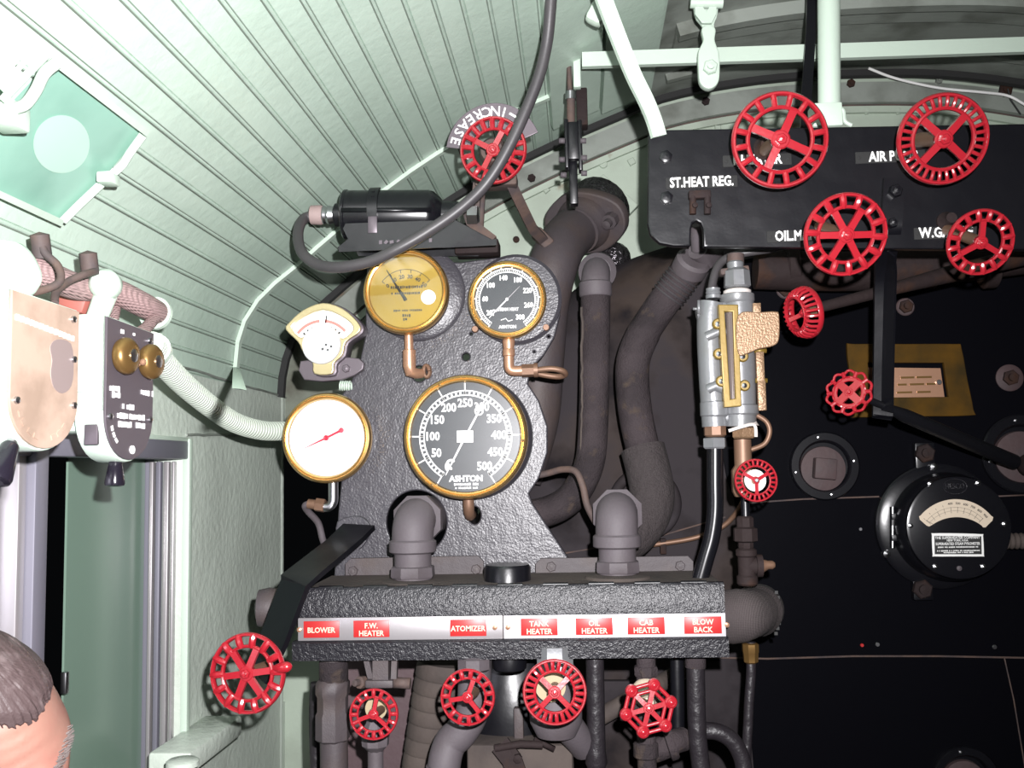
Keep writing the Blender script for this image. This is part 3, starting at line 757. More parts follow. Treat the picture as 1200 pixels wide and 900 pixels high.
# pipe stand (bracket) under the dial-plate wheel
ys = 2.0
ds = thing('dial_plate_stand', 'brown iron stand with a curved grey plate lettered INCREASE', 'stand', P(575, 280, ys))
DA = fr(578, 178, 1.94, (-.1, -1, -.12))
def fn(mb):
    mb.T = DA; s = S(1, 1.94)
    a0, a1 = D2(20), D2(170)
    o = [(58 * s * math.cos(a0 + (a1 - a0) * k / 30), 58 * s * math.sin(a0 + (a1 - a0) * k / 30)) for k in range(31)] + [(30 * s * math.cos(a1 - (a1 - a0) * k / 30), 30 * s * math.sin(a1 - (a1 - a0) * k / 30)) for k in range(31)]
    mb.plate([o], .005, Matrix(), 0, .0008)
    for k, ch in enumerate('INCREASE'):
        a = D2(72 + k * 12.6)
        mb.text(ch, 17 * s, (49 * s * math.cos(a), -.0008, 49 * s * math.sin(a)), 1, a + PI / 2, .0006, bold=.0003)
    a = D2(57); mb.box((49 * s * math.cos(a), -.001, 49 * s * math.sin(a)), (12 * s, .0015, 2.6 * s), Matrix.Rotation(PI / 2 - a, 3, 'Y'), 0, 1)
part(ds, 'dial_plate', [m_greyplate, m_wht], fn, False, 'curved grey plate with white letters INCREASE')
part(ds, 'hub', [m_rust], lambda mb: (setattr(mb, 'T', DA), mb.lathe([(.028, -.02), (.03, 0), (.022, .018), (0, .02)], seg=24)), False)
part(ds, 'leg', [m_rust], lambda mb: mb.tube([P(560, 215, ys), P(554, 270, ys), P(552, 288, ys)], 1, flat=(.018, .014, (0, -1, 0))), False)
part(ds, 'leg', [m_rust], lambda mb: mb.tube([P(566, 215, ys + .05), P(563, 270, ys + .05)], 1, flat=(.012, .014, (0, -1, 0))), False)
part(ds, 'leg', [m_rust], lambda mb: mb.tube([P(598, 214, ys), P(608, 235, ys + .04), P(624, 268, ys + .14), P(636, 280, ys + .2)], 1, flat=(.022, .016, (0, -1, 0))), False)
part(ds, 'yoke', [m_rust], lambda mb: mb.box(P(582, 214, ys), (S(50, ys), .05, S(14, ys)), bev=.004), False)
part(ds, 'column', [m_rust], lambda mb: mb.cyl(P(578, 178, 1.955), P(580, 205, 2.02), .018), False)
part(ds, 'foot', [m_rust], lambda mb: mb.box(P(636, 280, 2.22), (.05, .03, .03), Matrix.Rotation(.8, 3, 'Y'), .006), False)

# ------------------------------------------------------------------ black cylinder on its bracket, with cable
yc = 1.95
cy = thing('cylinder_housing', 'black cylindrical housing with clasp on a wedge shelf above the gauges', 'housing', P(465, 285, yc))
ca, cb = P(403, 252, yc), P(523, 252, yc)
ax = (cb - ca).normalized(); Lc = (cb - ca).length; s = S(1, yc)
part(cy, 'body', [m_gloss], lambda mb: mb.lathe([(20 * s, -1 * s), (28 * s, 0), (30.5 * s, 2 * s), (30.5 * s, 5 * s), (29.5 * s, 6 * s), (30 * s, 104 * s), (28 * s, 110 * s), (22 * s, 117 * s), (17 * s, 121 * s), (16 * s, 140 * s), (0, 140 * s)], ca, ax, 40), False)
part(cy, 'seam_flange', [m_black], lambda mb: mb.tube([ca + V((0, -30 * s, -2 * s)) + ax * (4 * s), cb + V((0, -30 * s, -2 * s)) - ax * (14 * s)], 1, flat=(5 * s, 4 * s, (0, -1, 0))), False)
part(cy, 'clasp', [m_black], lambda mb: (mb.tube([ca + ax * (41 * s) + V((0, -31.5 * s * math.cos(t), 31.5 * s * math.sin(t))) for t in [k * .16 - .3 for k in range(11)]], 1, flat=(12 * s, 2.5 * s, (0, -1, 0))),
    [mb.lathe([(2 * s, 0), (2 * s, 2 * s), (0, 2.4 * s)], ca + ax * (41 * s) + V((0, -31.5 * s * math.cos(t), 31.5 * s * math.sin(t))), (0, -math.cos(t), math.sin(t)), 10) for t in (.5, .75)]), False)
part(cy, 'latch', [m_greyplate], lambda mb: mb.box(ca + ax * (42 * s) + V((0, -32 * s, -20 * s)), (11 * s, 3 * s, 20 * s), bev=.0012), False, 'grey latch tongue')
part(cy, 'shelf', [m_black], lambda mb: (mb.tube([P(397, 292, yc - .06), P(490, 288, yc - .06), P(582, 284, yc - .06)], 1, flat=(.004, .012, (0, 0, 1))),
    mb.platepx([[(402, 268), (405, 262), (525, 258), (528, 255), (580, 283), (490, 288), (398, 292), (396, 290), (408, 280)]], yc - .055, .006, 0, .001),
    mb.platepx([[(412, 285), (570, 280), (575, 288), (560, 300), (420, 300)]], yc + .03, .006)), False)
part(cy, 'end_nut', [m_steel], lambda mb: mb.lathe([(12 * s, 0), (12 * s, 12 * s), (9 * s, 14 * s), (0, 14 * s)], cb + ax * (26 * s), ax, 6), False)
part(cy, 'gland', [m_black], lambda mb: mb.lathe([(14 * s, 0), (14 * s, 10 * s), (0, 10 * s)], ca - ax * (10 * s), ax, 28), False)
part(cy, 'stay', [m_rust], lambda mb: (mb.tube([P(545, 240, 1.98), P(552, 262, 1.96), P(578, 282, 1.95)], 1, flat=(.02, .01, (0, -1, 0)))), False)
part(cy, 'foot', [m_rustd], lambda mb: mb.box(P(560, 292, 1.99), (.09, .06, .03), bev=.004), False)
part(cy, 'lettering', [m_greyplate], lambda mb: [mb.box(P(446 + k * 6.5, 284 - k * .25, yc - .059), (.006, .001, .008), Matrix.Rotation(k * .7, 3, 'Y')) for k in (0, 1, 2, 3.3, 4.3, 9)], False, 'small raised marks')
cb_ = thing('rubber_cable', 'thick grey rubber cable looping from the roof to the black cylinder', 'cable', P(440, 305, 1.8))
cp = cr([P(648, -40, 1.70), P(645, 10, 1.72), P(640, 55, 1.74), P(628, 100, 1.75), P(600, 165, 1.76), P(572, 212, 1.77), P(540, 244, 1.78), P(500, 272, 1.78), P(465, 292, 1.78), P(435, 306, 1.79), P(400, 313, 1.80), P(375, 311, 1.82), P(357, 300, 1.84), P(350, 285, 1.87), P(350, 268, 1.91), P(357, 256, 1.945), P(372, 252, yc)], 7)
part(cb_, 'cable', [m_rubber], lambda mb: mb.tube(cp, S(7.0, 1.78), 16), False)
part(cb_, 'plug', [mat('dusty plug', (.3, .22, .21), .7, bump=(200, .4, .001))], lambda mb: (mb.lathe([(7 * s, -2 * s), (11.5 * s, 0), (12 * s, 12 * s), (11 * s, 14 * s), (10 * s, 15 * s)], P(365, 252, yc), ax, 28)), False, 'dusty pink cable plug')
part(cb_, 'plug_ring', [m_steel], lambda mb: mb.lathe([(10.5 * s, 14 * s), (11.5 * s, 16 * s), (10 * s, 19 * s), (11.5 * s, 22 * s), (10 * s, 28 * s)], P(365, 252, yc), ax, 28), False)

# ------------------------------------------------------------------ gauge board
YG = 2.0
gb_out = [(432, 312), (470, 306), (540, 309), (560, 306), (585, 303), (610, 306), (635, 318), (650, 340), (655, 368), (648, 395), (636, 415), (620, 432), (617, 450), (630, 470), (640, 500), (640, 530), (630, 560), (618, 578), (622, 590), (645, 625), (668, 660), (668, 690), (392, 690), (396, 640), (398, 600), (402, 560), (402, 500), (400, 466), (412, 450), (424, 420), (430, 392), (430, 350)]
gb = thing('gauge_board', 'rough black steel board carrying the round gauges', 'board', P(530, 690, YG))
holes = [circpx(488, 612, 37, 39), circpx(546, 418, 6), circpx(491, 438, 10, 11), circpx(556, 604, 9, 12), circpx(552, 391, 3), circpx(643, 394, 3), circpx(626, 412, 2.5), circpx(473, 412, 2.5)]
part(gb, 'board', [m_board], lambda mb: mb.platepx([gb_out] + holes, YG, .016, 0, .003), False)
# raised mounting rings of two gauges
part(gb, 'mounting_ring', [m_board], lambda mb: mb.lathe([(S(54, YG), -.001), (S(54, YG), .012), (S(50, YG), .018), (S(30, YG), .018)], P(605, 352, YG), seg=56), False)
part(gb, 'mounting_ring', [m_board], lambda mb: mb.lathe([(S(57, YG), -.001), (S(57, YG), .010), (S(54, YG), .014), (S(30, YG), .014)], P(490, 345, YG), seg=56), False)
for x, y in ((557, 386), (640, 384)):
    bolt(gb, x, y, YG - .016, 4, 14, m_copperd, 'rivet', .008)
# small lugs on the lower left
part(gb, 'socket', [m_board], lambda mb: mb.tube(cr([P(401, 618, YG), P(404, 612, YG), P(420, 612, YG), P(430, 616, YG), P(432, 624, YG), P(426, 636, YG), P(420, 642, YG)], 4), .005, 8), False)

def lathe_gauge(root, r, depth, mc, mbz, seg=64, bez=.13, rough=False):
    """local frame: front of the dial at y=-depth"""
    part(root, 'case', [mc], lambda mb: mb.lathe([(r * .93, .0), (r * .95, depth * .55), (r * .93, depth * .8), (r * .80, depth * .8)], seg=seg), label=None)
    b = bez * r
    pr_ = [(r * .94, depth * .62), (r * 1.0, depth * .70), (r * 1.0, depth * .88), (r * .985, depth * .96), (r - b * .22, depth * 1.03), (r - b * .42, depth * 1.05), (r - b * .55, depth * 1.02), (r - b * .62, depth * .99), (r - b * .75, depth * 1.01), (r - b * .9, depth * 1.0), (r - b, depth * .95), (r - b * 1.05, depth * .86)]
    part(root, 'bezel', [mbz], lambda mb: mb.lathe(pr_, seg=seg))
    return r - b

def gauge(label, px, py, Y, rpx, depth, mc, mbz, md, bez=.13, n=(0, -1, 0), name='pressure_gauge'):
    A = fr(px, py, Y, n); root = thing(name, label, 'gauge', A)
    r = S(rpx, Y - depth); ri = lathe_gauge(root, r, depth, mc, mbz, bez=bez)
    return root, r, ri, -depth * .9
def dialpart(root, ri, yd, mats, fn, label=None):
    def g(mb):
        mb.lathe([(ri * 1.02, 0), (ri * 1.02, .001), (0, .001)], (0, yd + .002, 0), seg=64)
        fn(mb, yd + .0008)
    return part(root, 'dial', mats, g, label=label)
def pol(a, r, y): return V((r * math.sin(a), y, r * math.cos(a)))   # a clockwise from top
def tick(mb, a, r0, r1, w, y, m):
    p = pol(a, (r0 + r1) / 2, y); mb.box(p, (w, .0008, r1 - r0), Matrix.Rotation(a, 3, 'Y'), 0, m)
def arcring(mb, a0, a1, r, w, y, m, n=60):
    A_ = [pol(a0 + (a1 - a0) * k / n, r + w / 2, y) for k in range(n + 1)]; B_ = [pol(a0 + (a1 - a0) * k / n, r - w / 2, y) for k in range(n + 1)]
    rings = [[a, b, b + V((0, .0006, 0)), a + V((0, .0006, 0))] for a, b in zip(A_, B_)]
    mb.ringstrip(rings, m)
def glass(root, ri, y):
    part(root, 'glass', [m_glass], lambda mb: mb.lathe([(ri, 0), (ri, .001), (0, .001)], (0, y, 0), seg=48), label='clear cover glass')
def blobs(mb, x0, x1, z, h, y, m, n=None):
    x = x0
    while x < x1:
        w = h * random.uniform(.35, .7); mb.box((x + w / 2, y, z + random.uniform(-.05, .05) * h), (w, .0008, h * random.uniform(.7, 1)), m=m); x += w + h * .25 + (h * .6 if random.random() < .15 else 0)

# big duplex gauge
g, r, ri, yd = gauge('largest gauge, black dial to 500 with thick brass rim, centre of the board', 550, 513, YG, 74, .075, m_board, m_brass, m_dial, bez=.12)
def fn(mb, y):
    a0, a1 = D2(-148), D2(148)
    arcring(mb, a0, a1, ri * .84, ri * .022, y, 1); arcring(mb, a0, a1, ri * .76, ri * .022, y, 1)
    for k in range(51):
        tick(mb, a0 + (a1 - a0) * k / 50, ri * .765, ri * .835, ri * .032, y, 1)
    for k in range(11):
        a = a0 + (a1 - a0) * k / 10
        tick(mb, a, ri * .75, ri * .98, ri * .022, y, 1)
        mb.text(str(k * 50), ri * .215, pol(a, ri * (.61 if k not in (0, 10) else .64), y), 1, 0, .0005, sx=.86, bold=ri * .006)
    mb.text('ASHTON', ri * .15, (0, y, -ri * .76), 1, 0, .0005, bold=ri * .006)
    blobs(mb, -ri * .22, ri * .22, -ri * .86, ri * .05, y, 1); blobs(mb, -ri * .2, ri * .2, -ri * .925, ri * .04, y, 1)
dialpart(g, ri, yd, [m_dial, m_wht], fn, 'black dial with white numbers 0 to 500')
def pointer(root, a, ri, y, m, ltip, ltail, w, kind, nm='pointer', lab=None):
    def fn(mb):
        t, b = pol(a, ltip, y), pol(a, -ltail, y)
        mb.tube([b, pol(a, 0, y), pol(a, ltip * .6, y), t], [1.1, 1.2, 1, .5], flat=(w, .0015, (0, -1, 0)))
        if kind == 'ring':
            c = pol(a, ltip * .64, y); arc = [c + V((ri * .07 * math.cos(q), -.0005, ri * .07 * math.sin(q))) for q in [2 * PI * k / 20 for k in range(20)]]
            mb.tube(arc, ri * .016, 6, closed=True)
        if kind == 'moon':
            c = pol(a, ltip * .72, y); arc = [c + V((ri * .075 * math.cos(q), -.0005, ri * .075 * math.sin(q))) for q in [a * -1 - 2.0 + 4.3 * k / 14 for k in range(15)]]
            mb.tube(arc, ri * .025, 6)
        mb.lathe([(w * 1.6, 0), (w * 1.5, .002), (0, .0025)], (0, y, 0), seg=16)
    return part(root, nm, [m], fn, label=lab)
pointer(g, D2(29), ri, yd - .002, m_wht, ri * .82, .0, ri * .03, 'ring', lab='white pointer with ring')
pointer(g, D2(-152), ri, yd - .004, m_wht, ri * .78, .0, ri * .03, 'moon', lab='white pointer with crescent')
part(g, 'flash_glint', [m_wht], lambda mb: mb.box((0, yd - .008, 0), (ri * .30, .004, ri * .22), bev=.001), label='white square standing for a flash reflection')  # flash reflection in the gauge, built as a small white plate
glass(g, ri, yd - .012)
part(g, 'cast_ring', [m_board], lambda mb: mb.lathe([(r * 1.0, 0), (r * 1.02, .01), (r * 1.0, .03), (r * .93, .04)], (r * .04, 0, 0), seg=56), label='rough black cast ring')
part(g, 'neck', [m_copperd], lambda mb: mb.tube([(0, -.03, -r * .97), (0, -.03, -r * 1.1), (0, -.026, -r * 1.2), (0, -.01, -r * 1.27), (0, .02, -r * 1.27)], [.0115, .0115, .011, .011, .010], 18), label='copper neck')
for k in range(3):
    a = D2((95, 215, 335)[k]); part(g, 'screw', [m_bronze], lambda mb: mb.lathe([(.003, 0), (.003, .002), (0, .003)], pol(a, r * .93, -.078), seg=10))

# steam heat gauge
g, r, ri, yd = gauge('black-dialled brass gauge marked to 300, upper right of the board', 596, 355, YG - .018, 47, .045, m_bronze, m_brass, m_dial, bez=.16)
def fn(mb, y):
    a0, a1 = D2(-145), D2(145)
    arcring(mb, a0, a1, ri * .94, ri * .03, y, 1); arcring(mb, a0, a1, ri * .84, ri * .025, y, 1)
    for k in range(76): tick(mb, a0 + (a1 - a0) * k / 75, ri * .85, ri * .93, ri * .02, y, 1)
    for k in range(16): tick(mb, a0 + (a1 - a0) * k / 15, ri * .84, ri * 1.0, ri * .032, y, 1)
    for val in (20, 60, 100, 140, 180, 220, 260, 300):
        a = a0 + (a1 - a0) * val / 300
        mb.text(str(val), ri * .21, pol(a, ri * .67, y), 1, 0, .0005, sx=.85, bold=ri * .008)
    mb.text('STEAM HEAT', ri * .13, (ri * .02, y, -ri * .30), 1, 0, .0005, sx=.85, bold=ri * .006)
    mb.text('ASHTON', ri * .13, (0, y, -ri * .83), 1, 0, .0005, bold=ri * .006)
    mb.tube([(-ri * .2, y, -ri * .62), (-ri * .05, y, -ri * .57), (ri * .02, y, -ri * .66), (ri * .15, y, -ri * .62)], ri * .015, 6, 1)
dialpart(g, ri, yd, [m_dial, m_wht], fn, 'black dial with white numbers to 300')
pointer(g, D2(-135), ri, yd - .003, m_wht, ri * .78, ri * .0, ri * .03, 'moon', lab='white pointer with crescent')
pointer(g, D2(45), ri, yd - .0025, m_silver, ri * .55, 0, ri * .012, '', 'pointer_tail')
glass(g, ri, yd - .007)
part(g, 'neck', [m_copper], lambda mb: (mb.lathe([(.012, 0), (.013, .006), (.011, .02), (.0125, .022), (.0125, .034), (.010, .036)], (0, -.018, -r * .97), (0, 0, -1), 20),
    mb.tube(cr([(0, -.018, -r * 1.3), (0, -.018, -r * 1.62), (.002, -.018, -r * 1.74), (.010, -.018, -r * 1.79), (.03, -.018, -r * 1.79)], 5), .0105, 16)), label='copper elbow neck')
part(g, 'union', [m_copperd], lambda mb: (mb.cyl((.026, -.018, -r * 1.79), (.05, -.018, -r * 1.785), .013, seg=6), mb.cyl((.05, -.018, -r * 1.785), (.058, -.018, -r * 1.783), .015, seg=18)), label='brown hexagon union')
part(g, 'loop', [m_copperd], lambda mb: mb.tube(cr([(.055, -.018, -r * 1.783), (.085, -.02, -r * 1.76), (.108, -.015, -r * 1.82), (.112, .0, -r * 1.9), (.095, .01, -r * 1.93), (.06, .012, -r * 1.85), (.035, .018, -r * 1.72)], 6), .006, 12), label='brown tube loop')

# brass dial gauge
g, r, ri, yd = gauge('brass-dialled gauge with black needle, upper left of the board', 481, 347, YG - .014, 52, .06, m_greyplate, m_brass, m_brassd, bez=.15)
def fn(mb, y):
    a0, a1 = D2(-52), D2(52)
    c = V((0, 0, -ri * .2))
    def q(a, rr): return V((rr * math.sin(a), y, -ri * .22 + rr * math.cos(a)))
    for k in range(40):
        b0, b1 = a0 + (a1 - a0) * k / 40, a0 + (a1 - a0) * (k + 1) / 40
        mb.tube([q(b0, ri * .83), q(b1, ri * .83)], ri * .008, 5, 1)
    for k in range(6):
        a = a0 + (a1 - a0) * k / 5
        mb.tube([q(a, ri * .74), q(a, ri * .83)], ri * .010, 5, 1)
        mb.text(str(k * 10), ri * .15, q(a, ri * .63), 1, -a * .6, .0004, bold=ri * .004)
    blobs(mb, -ri * .42, ri * .42, ri * .12, ri * .08, y, 1); blobs(mb, -ri * .4, ri * .4, -ri * .05, ri * .07, y, 1)
    blobs(mb, -ri * .34, ri * .44, -ri * .52, ri * .06, y, 1); blobs(mb, -ri * .1, ri * .1, -ri * .66, ri * .08, y, 1); blobs(mb, -ri * .08, ri * .08, -ri * .76, ri * .08, y, 1)
dialpart(g, ri, yd, [m_brassd, m_ink], fn, 'brushed brass dial')
part(g, 'pointer', [m_ink], lambda mb: mb.tube([(.0, yd - .003, -ri * .25), (-ri * .05, yd - .003, -ri * .16), (-ri * .28, yd - .003, ri * .2), (-ri * .52, yd - .003, ri * .6)], [ri * .05, ri * .045, ri * .025, ri * .01], 8), label='thin black needle')
part(g, 'dial_spot', [m_wht], lambda mb: mb.lathe([(ri * .2, 0), (ri * .2, .0012), (0, .0013)], (ri * .62, yd - .001, -ri * .18), seg=32), label='white round spot on the dial')  # small white disc laid on the brass dial
glass(g, ri, yd - .007)
part(g, 'neck', [m_copper], lambda mb: (mb.tube([(0, -.025, -r * .95), (0, -.022, -r * 1.3), (0, -.02, -r * 1.32), (0, -.02, -r * 1.68), (.002, -.018, -r * 1.82), (.012, -.01, -r * 1.86), (.022, .0, -r * 1.85)], [.009, .0095, .0135, .0135, .013, .011, .010], 18)), label='pinkish copper neck')
part(g, 'coil', [m_copperd], lambda mb: mb.tube([(.02 + .012 + .010 * math.cos(t) * .6, -.006 + t * .0012, -r * 1.80 + .012 * math.sin(t)) for t in [k * .5 for k in range(30)]], .004, 8), label='small coil')

# white dial gauge, left
g, r, ri, yd = gauge('white-dialled brass gauge with red needle, left edge of the board', 390, 514, YG - .0, 54, .055, m_greyplate, m_brass, m_wht, bez=.15)
def fn(mb, y):
    for k in range(31):
        a = D2(-140 + 280 * k / 30); tick(mb, a, ri * .86, ri * (.93 if k % 5 else .96), ri * .008, y, 1)
dialpart(g, ri, yd, [m_wht, mat('pale grey print', (.62, .62, .62), .5)], fn, 'white dial')
part(g, 'pointer', [m_redn], lambda mb: (mb.tube([(ri * .42, yd - .003, ri * .20), (ri * .25, yd - .003, ri * .12), (0, yd - .003, 0), (-ri * .6, yd - .003, -ri * .27)], [ri * .04, ri * .03, ri * .03, ri * .006], 8), mb.torus(ri * .05, ri * .025, (0, yd - .004, 0), (0, 1, 0), 20, 8), mb.torus(ri * .045, ri * .025, (ri * .40, yd - .004, ri * .19), (0, 1, 0), 20, 8)), label='thin crimson needle')
glass(g, ri, yd - .007)
part(g, 'ring_seal', [m_ink], lambda mb: mb.torus(ri * 1.0, ri * .012, (0, yd - .0, 0), (0, 1, 0), 56, 6))
part(g, 'neck', [m_steel], lambda mb: mb.tube(cr([(.006, -.02, -r * .98), (.006, -.02, -r * 1.2), (.005, -.02, -r * 1.42), (-.004, -.02, -r * 1.52), (-.014, -.02, -r * 1.52)], 4), .010, 16), label='grey elbow neck')
part(g, 'nipple', [m_copper], lambda mb: mb.cyl((.006, -.02, -r * .96), (.006, -.02, -r * 1.16), .0095, seg=16), label='copper nipple')
part(g, 'union', [m_copperd], lambda mb: (mb.cyl((-.012, -.02, -r * 1.5), (-.03, -.02, -r * 1.47), .014, seg=6), mb.cyl((-.03, -.02, -r * 1.47), (-.046, -.018, -r * 1.45), .010, seg=14)), label='brown union nut')
part(g, 'tube', [m_cast], lambda mb: mb.tube(cr([(-.044, -.018, -r * 1.45), (-.054, -.015, -r * 1.5), (-.05, .0, -r * 1.65), (-.036, .02, -r * 1.9), (-.03, .03, -r * 2.25), (-.028, .04, -r * 2.4)], 5), .007, 12), label='grey bent tube')

# sector meter
YS = 1.96
sg_ = thing('sector_meter', 'small fan-shaped brass meter with pink scale, top left of the board', 'meter', fr(378, 398, YS))
body = [(336, 386), (340, 378), (356, 364), (378, 356), (400, 362), (418, 378), (420, 388), (404, 400), (400, 415), (390, 425), (388, 437), (369, 437), (367, 424), (356, 412), (350, 400)]
part(sg_, 'case', [m_greyplate], lambda mb: mb.platepx([smooth2([(x + 3, y + 1) for x, y in body], 3)], YS + .0, .045, 0, .004), False)
part(sg_, 'bezel', [mat('pale brass', (.62, .52, .3), .3, .7, bump=(60, .1, .001))], lambda mb: mb.platepx([smooth2(body, 3), smooth2([(341, 386), (348, 375), (378, 362), (406, 373), (415, 386), (401, 398), (392, 387), (377, 383), (362, 388), (353, 397)], 3)], YS - .008, .010, 0, .002), False, 'brass bezel')
def fn(mb):
    mb.platepx([smooth2([(340, 386), (348, 374), (378, 361), (407, 372), (416, 386), (401, 399), (392, 388), (377, 384), (362, 389), (353, 398)], 3)], YS - .003, .003)
    c = P(377, 412, YS - .004)
    for a0, a1 in ((-52, -4), (6, 52)):
        pts = [c + V((S(37, YS) * math.sin(D2(a)), 0, S(37, YS) * math.cos(D2(a)))) for a in range(a0, a1 + 1, 4)]
        mb.tube(pts, 1, m=1, flat=(S(3.4, YS), .0008, (0, -1, 0)))
    for k in range(9):
        a = D2(-44 + k * 11); mb.box(c + V((S(30, YS) * math.sin(a), 0, S(30, YS) * math.cos(a))), (S(2.2, YS), .0008, S(4, YS)), Matrix.Rotation(a, 3, 'Y'), 0, 2)
    a = D2(8); mb.box(c + V((S(39, YS) * math.sin(a), 0, S(39, YS) * math.cos(a))), (S(1.5, YS), .0008, S(9, YS)), Matrix.Rotation(a, 3, 'Y'), 0, 2)
part(sg_, 'scale', [m_wht, m_pink, m_ink], fn, False, 'white scale with pink arc')
part(sg_, 'cover', [mat('pale metal cover', (.75, .74, .76), .25, .6, bump=(30, .1, .001)), m_ink], lambda mb: (mb.lathe([(S(24, YS), 0), (S(23, YS), .004), (0, .006)], P(377, 404, YS - .007), seg=40), [mb.box(P(x, y, YS - .0135), (.0035, .001, .004), Matrix.Rotation(x, 3, 'Y'), 0, 1) for x, y in ((382, 404), (388, 406), (378, 409), (384, 410))]), False, 'bright round cover')
part(sg_, 'bracket', [m_greyplate], lambda mb: mb.platepx([smooth2([(353, 424), (375, 424), (395, 420), (420, 421), (424, 432), (400, 444), (357, 444)], 2)], YS + .012, .02, 0, .002), False, 'dark grey mounting bracket')
bolt(sg_, 406, 432, YS + .012, 5, 6, m_greyplate, 'bolt', .006)
part(sg_, 'spring', [m_white], lambda mb: mb.tube([P(398 + t * .9, 452 + 5 * math.sin(t * 2.2), 1.99) + V((0, .008 * math.cos(t * 2.2), 0)) for t in [k * .3 for k in range(50)]], .002, 6), False, 'small pale coil')

# ------------------------------------------------------------------ label box
YX = 1.75
bx = thing('valve_box', 'long black hinged box with a strip of red name labels', 'box', P(600, 770, YX + .12))
lt, rtp = P(352, 690, YX), P(848, 683, YX)
xd = (rtp - lt).normalized(); LX = (rtp - lt).length; zd = xd.cross(V((0, 1, 0))).normalized()
BA = Matrix((xd, zd.cross(xd).normalized(), zd)).transposed().to_4x4(); BA.translation = lt
s = S(1, YX)
H1, H2, H3 = 33 * s, 60 * s, 82 * s
def prism(mb, sec, x0, x1, m=0):
    mb.ringstrip([[V((x0, y, z)) for y, z in sec], [V((x1, y, z)) for y, z in sec]], m)
def fnbody(mb):
    mb.T = BA
    prism(mb, [(0.002, -.004), (.215, .0), (.215, -H3 + .006), (.01, -H3 + .004), (.004, -H2)], .002, LX - .002)
part(bx, 'body', [m_brown, m_black], fnbody, False, 'dusty brown top')
part(bx, 'lid', [m_blackrough], lambda mb: (setattr(mb, 'T', BA), prism(mb, [(.006, .002), (.012, .001), (.010, -H1), (-.004, -H1), (-.003, -.004), (.0, .001)], 0, LX)), False, 'rough black upper lip')
part(bx, 'lower_lip', [m_blackrough], lambda mb: (setattr(mb, 'T', BA), prism(mb, [(.01, -H2), (-.008, -H2), (-.012, -H2 - .003), (-.011, -H3), (.01, -H3)], -.012, LX + .003)), False, 'rough black lower lip')
for k in range(9):
    x = LX * (.02 + .965 * (k + .5) / 9)
    part(bx, 'hinge', [m_black], lambda mb: (setattr(mb, 'T', BA), mb.cyl((x - .022, .004, .001), (x + .022, .004, .001), .0035, seg=10)), False)
for i, (xa, xb, mm) in enumerate(((-.004, .484, m_silver), (.486, 1.0, mat('bright silver strip', (.62, .6, .63), .4, .3)))):
    ls = part(bx, 'label_strip', [mm], lambda mb: (setattr(mb, 'T', BA), mb.box(((xa + xb) / 2 * LX, -.0035, -(H1 + H2) / 2), ((xb - xa) * LX, .004, (H2 - H1) * .97), bev=.0007)), False, 'silver label strip')
    lst = ((377, ('BLOWER',)), (436, ('F.W.', 'HEATER')), (549, ('ATOMIZER',))) if i == 0 else ((631, ('TANK', 'HEATER')), (694, ('OIL', 'HEATER')), (753, ('CAB', 'HEATER')), (817, ('BLOW', 'BACK')))
    for cx, tx in lst:
        x = (cx - 351) * s; w = 42 * s
        def fn(mb):
            mb.T = BA; z0 = -(H1 + H2) / 2
            mb.box((x, -.006, z0), (w, .003, 19 * s), bev=.0005)
            for j, t_ in enumerate(tx):
                mb.text(t_, 8.6 * s, (x, -.0078, z0 + (-1 if len(tx) == 1 else (3.4 - 8.6 * j)) * s), 1, 0, .0006, sx=.95, bold=.00028)
        build_mb = MB(); fn(build_mb)
        build(build_mb, 'name_label', [m_redl, m_cream], ls, False, 'red label lettered ' + ' '.join(tx))
for cx in (352, 581, 596, 845):
    x = (cx - 352) * s
    part(bx, 'screw', [m_copper], lambda mb: (setattr(mb, 'T', BA), mb.lathe([(.0042, .005), (.0042, .009), (0, .0105)], (x, 0, -(H1 + H2) / 2), seg=14)), False)
# back upright strips on the box
for x0, x1 in ((405, 566), (628, 812)):
    part(bx, 'back_strip', [m_pipe], lambda mb: (mb.platepx([[(x0, 674), (x0, 661), (x0 + 6, 655), (x1 - 6, 652), (x1, 658), (x1, 672)]], 1.96, .01, 0, .001)), False)
for x, y in ((414, 669), (558, 667), (646, 664), (797, 663)):
    bolt(bx, x, y, 1.96, 6, 6, m_pipe, 'bolt', .006)
# raised pads and cap
def cap(px, py, r, h, lab):
    c = P(px, py, 1.86); root = thing('round_cap', lab, 'cap', c)
    R = S(r, 1.86); part(root, 'cap', [m_black], lambda mb: mb.lathe([(R, -.02), (R, h - .006), (R * .93, h), (0, h)], c, (0, 0, 1), 40), False)
    return root
cap(595, 684, 27, .036, 'round black cap on top of the box, centre')
root = thing('round_cap', 'round black cap under the box between two red wheels', 'cap', P(597, 783, 1.72))
part(root, 'cap', [m_black], lambda mb: mb.lathe([(S(20, 1.75), .03), (S(21, 1.75), .012), (S(20, 1.75), 0), (S(17, 1.75), -.003), (0, -.003)], P(597, 783, 1.80), (0, 0, 1), 36), False)
part(bx, 'end_cap', [m_pipe], lambda mb: mb.lathe([(.036, -.06), (.036, 0), (.038, .01), (.034, .03), (.012, .036), (0, .036)], P(322, 712, 1.86), (-1, -.15, 0), 30), False, 'round brown end cap')

